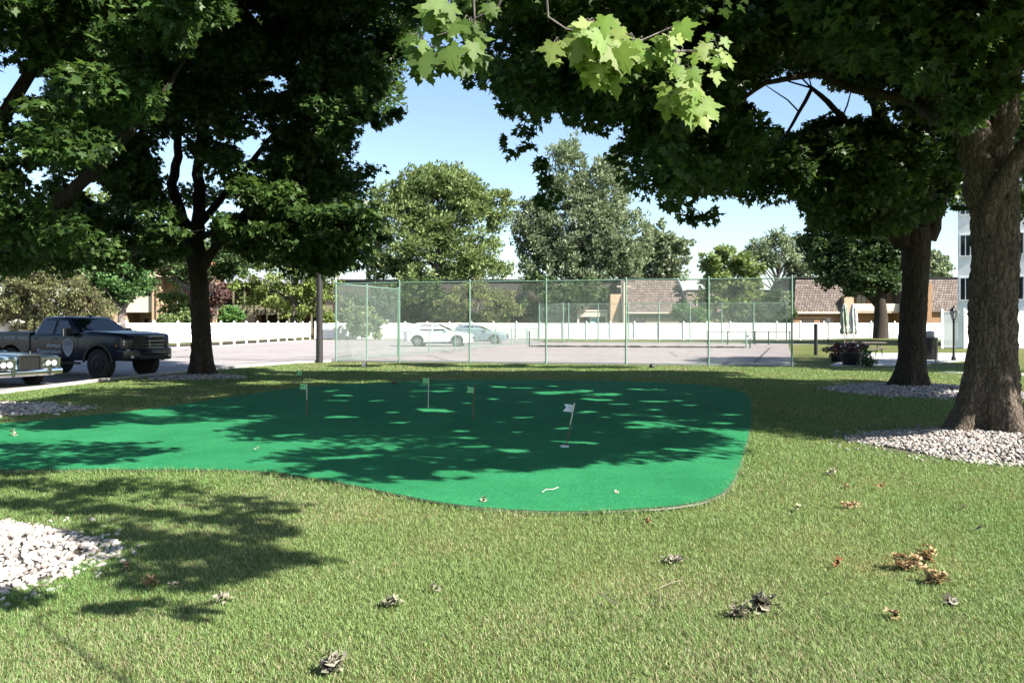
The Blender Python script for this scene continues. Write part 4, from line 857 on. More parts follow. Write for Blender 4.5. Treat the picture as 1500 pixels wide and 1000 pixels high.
# ------------------------------------------------------------------ houses beyond the fence
def win(mb_parent, x0, x1, z0, z1, y, fr=.07, mull=1, col='vinyl'):
    mb = MB(); mb.box(x0-fr, x1+fr, y-.05, y+.06, z1, z1+fr); mb.box(x0-fr, x1+fr, y-.07, y+.06, z0-fr, z0); mb.box(x0-fr, x0, y-.05, y+.06, z0, z1); mb.box(x1, x1+fr, y-.05, y+.06, z0, z1)
    for i in range(1, mull+1):
        t = x0+(x1-x0)*i/(mull+1); mb.box(t-.025, t+.025, y-.035, y+.04, z0, z1)
    f = mb.build('window', M[col], mb_parent); g = MB(); g.box(x0+.002, x1-.002, y-.012, y+.02, z0+.002, z1-.002); g.build('pane', M['glass'], f); return f
def X(px, d): return (px-750)/F*d
def Z(py, d): return H+(HZ-py)/F*d
def roofhex(mb, x0, x1, y0, y1, z0, z1, inx, iny, il=True, ir=True):
    mb.hexa([(x0, y0, z0), (x1, y0, z0), (x1, y1, z0), (x0, y1, z0)], [(x0+inx*il, y0+iny, z1), (x1-inx*ir, y0+iny, z1), (x1-inx*ir, y1-iny, z1), (x0+inx*il, y1-iny, z1)])
# long dark mansard apartment house, centre
d = 95; hb = thing('apartment_house', 'long dark shingled apartment house behind the court fence', 'house', (0, d, 0))
x0, x1 = X(440, d), X(912, d)
MB().box(x0, x1, 0, 12, 0, 2.7).build('wall', M['brown'], hb)
mb = MB(); roofhex(mb, x0-.4, x1+.2, -.45, 12.4, 2.72, 6.7, .5, 1.1); rf = mb.build('roof', M['shaked'], hb)
MB().box(x0+.0, x1-.2, .45, 11.5, 6.72, 7.0).build('fascia', M['black'], rf)
for px in (505, 552, 600, 655, 760, 815, 840): win(hb, X(px, d), X(px, d)+1.3, 3.9, 5.4, .18-.02*0, .1, 1, 'brown')
for px in (520, 575, 770, 830): win(hb, X(px, d), X(px, d)+1.6, .5, 2.3, -.02, .09, 1, 'brown')
mb = MB(); px0, px1 = X(843, d), X(886, d); mb.box(px0, px1, -2.6, -.03, 3.1, 3.3); mb.box(px0, px1, -2.66, -2.58, 2.5, 3.0); mb.box(px0, px0+.22, -2.6, -2.4, 0, 3.08); mb.box(px1-.22, px1, -2.6, -2.4, 0, 3.08)
mb.build('porch', M['tanl'], hb)
MB().box(X(889, d), X(906, d), -3.4, -.06, 0, 5.1).build('stair_wall', M['tan'], hb)
MB().box(X(867, d-4), X(878, d-4), -2.3, -1.6, .1, 2.9).build('awning', mat('pale_teal_cloth', (.3, .5, .52), rough=.8, scale=2), hb)
# shingled corner block
d = 91; hb = thing('corner_house', 'shingled mansard block with sloping corner over olive wall', 'house', (0, d, 0))
x0, x1 = X(911, d), X(1008, d)
MB().box(x0, x1-.3, .4, 9, 0, 3.0).build('wall', M['olive'], hb)
mb = MB(); roofhex(mb, x0, x1+.35, -.1, 9.4, 3.03, 6.75, 1.25, 1.3, False, True); rf = mb.build('roof', M['shake'], hb)
MB().box(x0, x1-1.0, 1.25, 8.6, 6.77, 7.0).build('fascia', M['black'], rf)
mb = MB(); mb.box(x0, x1+.36, -.16, -.02-.1+.0, 2.86, 3.02); mb.build('eave', M['tanl'], rf)
mb = MB(); mb.tube([(x1+.30, -.1, 3.05), (x1-.92, 1.2, 6.74)], .10, 6); mb.build('ridge', M['conc'], rf)
win(hb, X(925, d), X(945, d), .9, 2.4, .38, .08, 1, 'brown')
up = MB(); up.tube([(0, 0, 0), (0, 0, 6.3)], [.28, .22], 12); up.box(-.8, .8, -.06, .06, 5.75, 5.9)
o = up.build('utility_post', mat('pale_timber_post', (.45, .41, .32), (.36, .32, .25), scale=3), smooth=40); o.location = (X(914, 88.5), 88.5, 0); tag(o, 'pale timber post beside the shingled corner block', 'post')
# low link house
d = 104; hb = thing('low_house', 'lower shingled house between the corner block and the right house', 'house', (0, d, 0))
x0, x1 = X(1000, d), X(1180, d)
MB().box(x0, x1, .3, 9, 0, 3.2).build('wall', M['tan'], hb)
mb = MB(); roofhex(mb, x0, x1, -.1, 9.4, 3.22, 5.9, .7, .9); rf = mb.build('roof', M['shake'], hb)
MB().box(x0+.7, x1-.7, .75, 8.5, 5.92, 6.15).build('fascia', M['black'], rf)
for px in (1022, 1118): win(hb, X(px, d), X(px, d)+.9, 3.7, 5.0, .12, .14, 0, 'tanl')
# right house
d = 95; hb = thing('shingled_house', 'shingled house with cedar panels behind the right fence', 'house', (0, d, 0))
x0, x1 = X(1163, d), X(1420, d)
a0, a1 = X(1248, d), X(1322, d)
mb = MB(); mb.box(x0, a0, .3, 10, 0, 3.1); mb.box(a1, x1, .3, 10, 0, 3.1); mb.box(a0, a1, 2.6, 10, 0, 5.8); mb.build('wall', M['orange'], hb)
mb = MB(); roofhex(mb, x0, a0-.01, -.15, 10.2, 3.12, 7.0, .5, 1.0, True, False); roofhex(mb, a1+.01, x1, -.15, 10.2, 3.12, 7.1, .3, 1.0, False, True); mb.hexa([(a0+.01, .9, 5.85), (a1-.01, .9, 5.85), (a1-.01, 10, 5.85), (a0+.01, 10, 5.85)], [(a0+.01, 1.6, 7.0), (a1-.01, 1.6, 7.0), (a1-.01, 9, 7.0), (a0+.01, 9, 7.0)])
rf = mb.build('roof', M['shake'], hb)
MB().box(x0+.4, x1-.2, .75, 9.3, 7.12, 7.3).build('fascia', M['black'], rf)
MB().box(x0, a0-.1, -.2, -.06-.1, 2.9, 3.1).build('eave', M['tanl'], rf)
mb = MB(); mb.box(a0+.05, a1-.05, .7, 2.58, 3.0, 3.22); mb.box(a0+.05, a1-.05, .62, .7, 3.22, 4.1); mb.build('balcony', M['tanl'], hb)
MB().box(a0-1.1, a0-.02, -.5, .28, 0, 5.0).build('pier', M['tan'], hb)
mb = MB(); mb.box(X(1350, d), X(1361, d), -.6, .28, 0, 6.5); mb.build('cedar_pier', M['orange'], hb)
for px in (1268, 1292): win(hb, X(px, d), X(px, d)+1.2, 3.4, 5.2, 2.56, .08, 1, 'brown')
for px in (1178, 1205): win(hb, X(px, d), X(px, d)+1.2, .8, 2.3, .28, .08, 1, 'brown')
# white tower house
hb = thing('white_tower', 'tall white clapboard tower glimpsed between the right tree trunks', 'tower', (X(1403, 60), 60, 0), rad(-30))
MB().box(0, 5.5, 0, 6, 0, 13.5).build('wall', M['vinyl'], hb)
mb = MB(); roofhex(mb, -.3, 5.8, -.3, 6.3, 13.52, 15.5, 2, 2); mb.build('roof', M['shaked'], hb)
for z0, z1 in ((3.5, 5.1), (6.8, 8.3), (9.9, 11.3)): win(hb, .18, 1.15, z0, z1, -.02, .09, 2)
for z0, z1 in ((3.5, 5.1), (6.8, 8.3)): win(hb, 3.3, 4.6, z0, z1, -.02, .09, 2)
# left balcony house
d = 74; hb = thing('balcony_house', 'tan two storey house with balcony and red tiled roof at left', 'house', (0, d, 0))
xa, xb, xc, xd, xe = X(120, d), X(186, d), X(226, d), X(240, d), X(336, d)
mb = MB(); mb.box(xa, xb, 0, 4, 0, 6.2); mb.box(xb, xc, 2.4, 4, 0, 6.2); mb.box(xc, xd, -.5, 4, 0, 6.2); mb.box(xd, xe-1.6, .4, 2.6, 0, 6.2); mb.build('wall', M['tan'], hb)
mb = MB(); mb.box(xb+.03, xc-.03, -.1, 2.38, 2.75, 3.0); mb.build('balcony', M['tanl'], hb)
MB().box(xb+.03, xc-.03, -.2, -.1, 2.75, 4.25).build('parapet', M['tanl'], hb)
mb = MB(); mb.hexa([(xa-.5, -1.0, 6.22), (xe-1.2, -1.0, 6.22), (xe-1.2, 4.4, 6.22), (xa-.5, 4.4, 6.22)], [(xa+1, 1.2, 7.9), (xe-2.6, 1.2, 7.9), (xe-2.6, 2.4, 7.9), (xa+1, 2.4, 7.9)]); rf = mb.build('roof', M['tile'], hb)
MB().box(xa-.55, xe-1.15, -1.08, -.98-.03, 6.0, 6.24).build('gutter', M['tanl'], rf)
win(hb, xb+.7, xb+1.9, 3.2, 5.2, 2.38, .08, 1); win(hb, xd+1.2, xd+2.6, 3.6, 5.2, .38, .09, 1); win(hb, xb+.6, xb+1.8, .3, 2.1, 2.38, .08, 0, 'brown')
mb = MB(); mb.tube([(X(232, d), -.55, 0), (X(232, d), -.55, 6.0)], .05, 6); mb.build('downpipe', M['brown'], hb)
# dark gallery house behind the lamp pole
d = 96; hb = thing('gallery_house', 'dark house with galleries and grey roof left of the lamp pole', 'house', (0, d, 0))
x0, x1 = X(298, d), X(495, d)
mb = MB(); mb.box(x0, X(331, d), -2.2, 9, 0, 6.4); mb.box(X(331, d), x1, 0, 9, 0, 6.4); mb.build('wall', M['brown'], hb)
MB().box(x0-.02, X(330, d), -2.3, -2.22, .1, 6.2).build('brick_front', mat('pink_brick', (.4, .24, .19), (.3, .17, .13), scale=6), hb)
mb = MB(); mb.hexa([(x0-.6, -2.8, 6.43), (x1, -2.8, 6.43), (x1, 9.5, 6.43), (x0-.6, 9.5, 6.43)], [(x0+.5, 1.5, 7.5), (x1, 1.5, 7.5), (x1, 6, 7.5), (x0+.5, 6, 7.5)]); mb.build('roof', M['grey'], hb)
for za in (3.0, ): 
    mb = MB(); mb.box(X(331.5, d), x1-.2, -2.0, -.02, za-.25, za); mb.box(X(331.5, d), x1-.2, -2.05, -1.98-.0, za+.003, za+.9)
    for px in range(334, 492, 16): mb.box(X(px, d), X(px, d)+.16, -2.2, -2.06, 0, 6.42)
    mb.build('gallery', M['olive'], hb)
MB().box(X(352, d), X(383, d), -2.4, -.02, 0, 2.7).build('bay', M['tan'], hb)
for px in (338, 400, 425, 460): win(hb, X(px, d), X(px, d)+1.3, 3.5, 5.3, -.02, .08, 1, 'brown')
for px in (400, 425, 460): win(hb, X(px, d), X(px, d)+1.3, .7, 2.3, -.02, .08, 1, 'brown')

# ------------------------------------------------------------------ poles and posts
lp = G(468, 531); lampo = thing('lamp_pole', 'tall dark parking lot lamp pole left of the court fence', 'lamp pole', lp)
mb = MB(); mb.tube([(0, 0, -.05), (0, 0, 9.6)], [.155, .105], 14); mb.build('pole', M['pole'], lampo, smooth=40)
for s in (-1, 1):
    mb = MB(); mb.box(min(0, s*.62), max(0, s*.62), -.05, .05, 9.35, 9.45); mb.hexa([(s*.85-.28, -.2, 9.22), (s*.85+.28, -.2, 9.22), (s*.85+.28, .2, 9.22), (s*.85-.28, .2, 9.22)], [(s*.85-.22, -.16, 9.46), (s*.85+.22, -.16, 9.46), (s*.85+.22, .16, 9.46), (s*.85-.22, .16, 9.46)])
    mb.build('lamp_head', M['grey'], lampo)
ln = thing('lantern_post', 'black lantern on a slim post left of the great maple', 'lantern', G(1397, 528))
mb = MB(); mb.lathe([(.10, 0), (.10, .12), (.06, .2), (.045, .45), (.042, 1.75), (.07, 1.78), (.04, 1.84)], 14); mb.build('post', M['black'], ln, smooth=40)
mb = MB()
mb.lathe([(.05, 1.84), (.085, 1.9), (.09, 1.92)], 6); mb.lathe([(.2, 2.28), (.19, 2.31), (.10, 2.42), (.03, 2.48), (.035, 2.52), (.008, 2.58)], 6)
for k in range(6):
    a = 2*PI*k/6; mb.tube([(.088*math.cos(a), .088*math.sin(a), 1.92), (.178*math.cos(a), .178*math.sin(a), 2.28)], .011, 5)
mb.build('lantern_frame', M['black'], ln, smooth=30)
MB().lathe([(.07, 1.93), (.155, 2.27)], 6).build('lantern_glass', mat('frosted_glass', (.35, .37, .38), rough=.2, scale=4), ln)
o = MB().lathe([(.10, 0), (.10, 1.6), (.11, 1.6), (.11, 1.66), (.02, 1.7)], 12).build('dark_post', M['black'], smooth=40); o.location = G(1195, 520); tag(o, 'thick dark post on the grass left of the picnic table', 'post')
dp = thing('path_light', 'thin post with pale square cap before the far fence', 'path light', G(1213, 503.5))
MB().tube([(0, 0, 0), (0, 0, 1.85)], .045, 8).build('post', M['brown'], dp, smooth=40); MB().box(-.13, .13, -.13, .13, 1.85, 2.15).build('cap', M['tanl'], dp)
# ------------------------------------------------------------------ picnic corner
def picnic(label, loc, rz):
    t = thing('picnic_table', label, 'picnic table', loc, rz, 'picnic tables on the patio')
    mb = MB()
    for k in range(5): mb.box(-.95, .95, -.37+k*.15, -.37+k*.15+.142, .70, .745)
    mb.build('tabletop', M['wood'], t, bevel=.006)
    for s in (-1, 1):
        mb = MB()
        for k in range(2): y = s*.62+(k-1)*.15; mb.box(-.95, .95, y, y+.142, .42, .46)
        mb.build('bench', M['wood'], t, bevel=.006)
    for s in (-1, 1):
        mb = MB()
        for q in (-1, 1): mb.tube([(s*.65, q*.22, .69), (s*.65, q*.36, .40), (s*.65, q*.62, .22), (s*.65, q*.72, .02)], .026, 8)
        mb.tube([(s*.65, -.72, .40), (s*.65, .72, .40)], .022, 8); mb.build('leg', M['black'], t, smooth=40)
    return t
picnic('weathered picnic table behind the flower planter', G(1245, 527), .15)
picnic('second picnic table, further right on the patio', G(1268, 522), -.2)
def parasol(label, loc, m, tw):
    t = thing('closed_umbrella', label, 'umbrella', loc, 0, 'closed umbrellas above the picnic tables')
    MB().tube([(0, 0, 0), (0, 0, 2.62)], .025, 8).build('pole', M['wood'], t, smooth=40)
    mb = MB(); n = 32; vs = []; fs = []
    prof = [(.03, 2.74), (.10, 2.66), (.12, 2.5), (.135, 2.46), (.12, 2.42), (.17, 2.2), (.19, 1.9), (.17, 1.65), (.14, 1.52), (.2, 1.36), (.19, 1.26), (.10, 1.18)]
    for i, (r, z) in enumerate(prof):
        for k in range(n):
            a = 2*PI*k/n; rr = r*(1+.22*math.cos(8*a+tw*z)*(r > .1)); vs.append((rr*math.cos(a), rr*math.sin(a), z+(.05*math.cos(8*a) if i > 9 else 0)))
    for i in range(len(prof)-1):
        for k in range(n): fs.append((i*n+k, i*n+(k+1) % n, (i+1)*n+(k+1) % n, (i+1)*n+k))
    fs.append(tuple(range(n))); mb.add(vs, fs); mb.build('canopy', m, t, smooth=60)
    MB().lathe([(.145, 1.5), (.152, 1.53), (.145, 1.56)], 16).build('tie_strap', M['tanl'], t, smooth=60)
    MB().lathe([(.24, 0), (.24, .06), (.08, .1), (.04, .3)], 16).build('base', M['black'], t, smooth=40)
    return t
parasol('closed sage green umbrella, left of the pair above the picnic tables', tuple(P(1237, 474, 40.5)*Vector((1, 1, 0)) if False else (X(1237, 40.5), 40.5, 0)), M['canvas'], 3)
parasol('closed pale grey umbrella, right of the pair above the picnic tables', (X(1250, 41.2), 41.2, 0), M['canvasw'], 2)
def planter(label, loc, r, h, cols, fl, nf):
    t = thing('flower_planter', label, 'planter', loc, 0, None)
    MB().lathe([(r*.7, 0), (r*.8, .04), (r, h), (r*1.06, h), (r*1.06, h+.05), (r*.9, h+.05), (r*.88, h-.03)], 20).build('pot', M['black'], t, smooth=40)
    cl = ell_clumps((loc[0], loc[1], h+.22), (r*1.5, r*1.3, .28), 14, (.14, .24)); pos, out = clump_leaves(cl, 70)
    leaves('plants', pos-np.array(loc), .08, out, M['leaffar'], t, cols, QUAD)
    k = rng.integers(0, len(pos), nf); fo_ = leaves('flowers', pos[k]*1.0-np.array(loc)+out[k]*.05, .085, out[k], M['leaffar'], t, fl, QUAD); fo_['kind'] = 'stuff'
    return t
planter('large dark flower pot before the picnic table', tuple(G(1247, 535)), .42, .5, [(.03, .06, .02), (.08, .02, .03), (.05, .02, .04)], [(.45, .05, .06), (.7, .68, .7), (.4, .08, .12)], 60)
planter('smaller pot of red and white flowers left of the large pot', tuple(G(1226, 530)), .3, .34, [(.03, .06, .02), (.1, .03, .03)], [(.5, .06, .06), (.7, .68, .7)], 60)
planter('small pot of pale flowers right of the large pot', tuple(G(1262, 531)), .26, .3, [(.05, .1, .03), (.03, .06, .02)], [(.6, .65, .6), (.4, .45, .35)], 50)
shrub('low clipped bush on the patio edge before the picnic tables', 1270, F*H/(537-HZ), [(1270, 531, 9, 5)], 12, .06, GD, rr=(.14, .22), group=None, trunk_r=.02, per=80)
tb = thing('litter_bin', 'round dark litter bin with pale lid beside the second maple trunk', 'litter bin', G(1363, 527))
MB().lathe([(.27, 0), (.3, .05), (.32, .95), (.34, .96), (.34, 1.02), (.28, 1.06)], 20).build('bin', M['black'], tb, smooth=40)
MB().lathe([(.2, 1.06), (.22, 1.1), (.21, 1.3), (.14, 1.36), (.02, 1.37)], 16).build('lid', M['grey'], tb, smooth=40)
shrub('low dark plants at the foot of the litter bin', 1370, 33.5, [(1372, 536, 10, 5)], 12, .07, GD, rr=(.14, .22), group=None, trunk_r=.02, per=70)
# ------------------------------------------------------------------ golf flags
def flag(label, bpx, bpy, top, fm, lower, upper=None):
    b = G(bpx, bpy); d = b.y; tp = P(top[0], top[1], d); root = thing('golf_flag', label, 'golf flag', b+Vector((0, 0, .034)), 0, 'golf flags on the putting green')
    v = tp-b; mb = MB(); mb.tube([Vector((0, 0, -.03)), v*.52], .008, 8); st = mb.build('stick', lower, root, smooth=40)
    mb = MB(); mb.tube([v*.521, v*1.02], .0085, 8); mb.lathe([(.011, 0), (.011, .015), (.004, .02)], 8, v*1.02); mb.build('stick_top', upper or M['stick'], root, smooth=40)
    w_, h_ = .135, .10; u = v.normalized(); n = 8; vs = []; fs = []
    for i in range(n+1):
        t = i/n; x = -w_*t; cut = .035*max(0, (t-.72)/.28)
        for j, k in enumerate((0, .5, 1)):
            xx = x+(cut if j == 1 else 0); yy = .012*math.sin(t*5); vs.append(v-u*(h_*(1-k))+Vector((xx, yy, .02*t)))
    for i in range(n):
        for j in range(2): fs.append((i*3+j, i*3+j+1, (i+1)*3+j+1, (i+1)*3+j))
    mb = MB(); mb.add(vs, fs); m2 = len(vs); mb.add([p+Vector((0, .003, 0)) for p in vs], [f[::-1] for f in fs])
    c = mb.build('flag', fm, root, smooth=60)
    # the number on the cloth
    cu = MB(); cc_ = v-u*(h_*.5)+Vector((-.055, -.014, .01))
    cu.box(cc_.x-.012, cc_.x+.012, cc_.y-.002, cc_.y, cc_.z+.018, cc_.z+.025); cu.box(cc_.x+.006, cc_.x+.012, cc_.y-.002, cc_.y, cc_.z-.02, cc_.z+.017); cu.box(cc_.x-.012, cc_.x-.006, cc_.y-.002, cc_.y, cc_.z+.001, cc_.z+.017); cu.box(cc_.x-.012, cc_.x+.005, cc_.y-.002, cc_.y, cc_.z-.006, cc_.z)
    cu.build('number', M['grey'], c); return root
flag('white swallow tailed golf flag leaning beside a pale cup ring', 829, 657, (841, 597), M['flagw'], M['stickr'])
flag('green golf flag on a plain stick, left of the turf centre', 449, 613, (449.5, 565.5), M['flagg'], M['stickr'])
flag('green golf flag on a pale stick in a small sun patch', 627, 600, (628, 557), M['flagg'], M['stick'])
flag('green golf flag between the sun patch flag and the white leaning flag', 692, 618, (695, 570.5), M['flagg'], M['stickr'], M['stickr'])  # dark stick top paints in the shade, here and on the next two
flag('farthest left green golf flag near the grass edge', 441, 583, (443, 545.5), M['flagg'], M['stickr'], M['stickr'])
flag('farthest bluish white golf flag below the court wing fence', 536, 564.5, (537, 533.5), M['flagw'], M['stickr'], M['stickr'])
for px, py, lb in ((827, 657.5, 'pale cup ring at the foot of the leaning white flag'),):
    o = MB().lathe([(.045, .008), (.048, .012), (.060, .010), (.063, 0)], 24).build('hole_cup', M['flagw'], smooth=60); o.location = G(px, py)+Vector((0, 0, .034)); tag(o, lb, 'cup')
mb = MB(); mb.lathe([(.11, 0), (.10, .03), (.06, .06), (.01, .065)], 12); o = mb.build('dark_stone', M['soil'], smooth=50); o.location = G(578, 563.5)+Vector((0, 0, .03)); tag(o, 'small dark lump on the far rim of the putting green', 'stone')
mb = MB(); mb.lathe([(.10, 0), (.11, .06), (.07, .15), (.01, .17)], 12); o = mb.build('sprinkler_head', M['black'], smooth=50); o.location = G(955, 539); tag(o, 'small black sprinkler head on the grass before the court fence', 'sprinkler')
# ------------------------------------------------------------------ dry leaves and twigs on the grass
DL = {'tan': [(.36, .25, .13), (.28, .19, .1), (.44, .32, .2)], 'rust': [(.24, .12, .06), (.3, .15, .08)], 'pale': [(.36, .34, .26), (.3, .27, .2), (.22, .22, .14)], 'grey': [(.2, .19, .14), (.3, .28, .22), (.12, .11, .08)]}
CURL = np.array([(0, 0), (.30, -.05), (.24, .2), (.52, .42), (.2, .5), (.22, .72), (0, 1), (-.22, .72), (-.2, .5), (-.52, .42), (-.24, .2), (-.30, -.05)])
def litter(name, label, px, py, n, wpx, hpx, size, key, cat='dry leaves', group='dry leaves on the lawn', z=.03):
    c = G(px, py); V = []; Fc = []; col = []; sc = c.y/F; n = int(n*1.7) if n > 7 else n
    for i in range(n):
        p = Vector((random.gauss(0, .34)*wpx*sc/2*1.1, random.uniform(-.5, .5)*.35*(n > 1)*wpx*sc, z+random.random()**2*hpx*sc*.8)) if n > 1 else Vector((0, 0, z))
        R = Matrix.Rotation(random.uniform(0, 6.28), 3, 'Z') @ Matrix.Rotation(random.uniform(-.9, .9), 3, 'X') @ Matrix.Rotation(random.uniform(-.7, .7), 3, 'Y')
        s = size*1.3*random.uniform(.7, 1.2); cu = random.uniform(2.2, 5.0); cc_ = np.array(random.choice(DL[key]))*random.uniform(.7, 1.2); b = len(V); K = len(CURL)
        def at(x, y): return p+R @ (Vector((x*(1-.25*abs(x)*cu*.3), y-.45, .22*cu*(x*x)+.12*cu*(y-.45)**2+.05*math.sin(11*x+7*y)))*s)
        for x, y in CURL: V.append(at(x, y)); col.append(cc_)
        V.append(at(0, .25)); V.append(at(0, .6)); col += [cc_*.75]*2
        for k in range(K):
            j = (k+1) % K; Fc.append((b+k, b+j, b+K if (CURL[k][1]+CURL[j][1])/2 < .45 else b+K+1))
        Fc += [(b+K, b+K+1, b+4), (b+K+1, b+K, b+8)]
    o = fast_mesh(name, np.array([tuple(v) for v in V]), np.array(Fc).ravel(), np.full(len(Fc), 3), M['dry'], None, tint=np.array(col))
    o.location = c; return tag(o, label, cat, group)
litter('dry_leaf_pile', 'long heap of curled tan leaves, upper right on the lawn', 1330, 835, 20, 66, 24, .062, 'tan')
litter('dry_leaf_pile', 'upright curled tan leaves at the end of the long heap', 1358, 824, 9, 24, 26, .07, 'tan')
litter('dry_leaf_pile', 'round heap of reddish tan leaves below the long heap', 1370, 856, 15, 42, 18, .06, 'tan')
litter('dry_leaf_pile', 'greyish heap of crumpled leaves left of the tan heaps', 1082, 906, 12, 34, 16, .06, 'pale')
litter('dry_leaf_pile', 'dark brown half of the crumpled grey leaf heap', 1115, 897, 16, 40, 22, .065, 'grey')
litter('dry_leaf_pile', 'crumpled brown leaves at the bottom edge of the picture', 482, 988, 14, 34, 24, .06, 'grey')
litter('dry_leaf', 'flat pale dry leaf near the lower left lawn', 324, 885, 4, 34, 8, .07, 'pale')
litter('dry_leaf_pile', 'small tan leaf heap right of the pale gravel', 220, 861, 8, 22, 14, .05, 'tan')
litter('dry_leaf_pile', 'small pale leaves beside the small tan heap', 250, 865, 5, 22, 10, .045, 'pale')
litter('dry_leaf', 'curled tan leaf close to the corner of the pale gravel', 186, 838, 4, 14, 10, .05, 'tan')
litter('dry_leaf_pile', 'flat silvery leaf sprig in the middle of the lawn', 985, 826, 9, 36, 6, .05, 'pale')
litter('dry_leaf', 'small rust orange leaf standing in the right lawn', 1226, 834, 2, 8, 8, .06, 'rust')
litter('dry_leaf', 'dark curled leaf right of the reddish heap', 1391, 888, 3, 20, 8, .065, 'grey')
litter('dry_leaf', 'narrow curled brown leaf in the lower right lawn', 1312, 909, 3, 14, 12, .06, 'tan')
litter('dry_leaf', 'brown leaf on the grass left of the wide gravel bed', 1240, 716, 2, 10, 6, .06, 'tan')
litter('dry_leaf', 'dark brown leaf on the lawn below the wide gravel bed', 1291, 719, 2, 8, 5, .055, 'rust')
litter('dry_leaf_pile', 'pale leaves on the grass right of the putting green', 1215, 697, 6, 26, 8, .06, 'pale')
litter('dry_leaf_pile', 'faded grass clippings on the right lawn below the gravel', 1246, 745, 9, 32, 6, .05, 'tan')
litter('dry_leaf', 'small white leaf on the lawn under the wide gravel bed', 1411, 747, 1, 6, 5, .05, 'pale')
litter('dry_leaf', 'pale upright leaf right of the lawn centre', 1436, 780, 2, 8, 9, .05, 'pale')
litter('dry_leaf', 'tiny pale leaf on the right lawn, near the turf corner', 1210, 731, 1, 6, 4, .05, 'pale')
litter('dry_leaf', 'green and pale leaf on the lawn at the turf corner', 1168, 750, 3, 14, 6, .05, 'pale')
litter('dry_leaf', 'pale thin leaf by itself in the right middle lawn', 1213, 876, 1, 6, 8, .05, 'pale')
litter('dry_leaf', 'reddish leaf in the grass under the turf edge', 948, 770, 3, 12, 6, .045, 'rust')
litter('dry_leaf', 'small dark leaf in the lawn left of centre', 637, 869, 2, 8, 6, .045, 'grey')
litter('dry_leaf_pile', 'broad green weed leaves lying left of the lawn centre', 575, 891, 8, 42, 8, .06, 'pale')
litter('dry_leaf', 'pale leaf with dark hole on the near turf', 709, 740, 3, 12, 7, .045, 'pale', 'dry leaf', 'dry leaves on the turf', .045)
litter('dry_leaf', 'pale leaf on the sunlit left part of the turf', 378, 665, 2, 6, 5, .05, 'pale', 'dry leaf', 'dry leaves on the turf', .045)
litter('dry_leaf', 'curled pale leaf at the far left end of the turf', 17, 641, 4, 14, 8, .08, 'pale', 'dry leaf', 'dry leaves on the turf', .045)
litter('dry_leaf', 'tiny pale leaf on the sunlit right part of the turf', 903, 727, 1, 5, 4, .04, 'pale', 'dry leaf', 'dry leaves on the turf', .045)
def twig(label, pts, r, m, z=.04):
    o0 = G(*pts[0]); mb = MB(); mb.tube([G(*p)-o0+Vector((0, 0, z+random.uniform(0, .02))) for p in pts], r, 5)
    o = mb.build('twig', m, smooth=60); o.location = o0; return tag(o, label, 'twig', 'fallen twigs')
wm = mat('grey_twig', (.2, .165, .13), rough=.9, scale=20)
twig('pale crooked twig on the near turf', [(794, 727), (800, 724.5), (810, 723), (818, 721.5)], .0035, M['stick'])
twig('long thin forked twig standing in the lawn right of centre', [(966, 903), (968, 895), (966, 872), (985, 862), (1000, 858)], .0026, wm, .04)
twig('thin twig lying left of the forked twig', [(880, 882), (892, 893), (905, 897)], .004, wm, .05)
twig('pale stick lying at the foot of the great maple', [(1404, 632), (1412, 632.5), (1424, 635.5)], .016, M['stick'], .13)
twig('dry twigs at the edge of the pale foreground gravel', [(42, 880), (55, 872), (70, 868)], .005, wm, .04)

# ------------------------------------------------------------------ vehicles
def rring(x, w, zb, zt, rb, rt, n=5):
    pts = []
    for cy, cz, r, a0 in ((w-rb, zb+rb, rb, -PI/2), (w-rt, zt-rt, rt, 0), (-w+rt, zt-rt, rt, PI/2), (-w+rb, zb+rb, rb, PI)):
        for k in range(n): a = a0+PI/2*k/(n-1); pts.append((x, cy+r*math.cos(a), cz+r*math.sin(a)))
    return pts
def cut_wheels(o, axles, R, w):
    """wheel wells cut out of a body mesh"""
    mb = MB()
    for x, zc in axles:
        for s in (-1, 1): mb.lathe([(R, s*(w-.42)), (R, s*(w+.3))], 28, (x, 0, zc), 'y')
    c = mb.build('cutter', None); m = o.modifiers.new('wells', 'BOOLEAN'); m.operation = 'DIFFERENCE'; m.solver = 'EXACT'; m.object = c; c.parent = o.parent; c.matrix_parent_inverse = Matrix()
    bpy.context.view_layer.update(); dg = bpy.context.evaluated_depsgraph_get(); me = bpy.data.meshes.new_from_object(o.evaluated_get(dg))
    o.modifiers.clear(); old = o.data; o.data = me; bpy.data.objects.remove(c)
    me.shade_smooth(); me.set_sharp_from_angle(angle=rad(32))
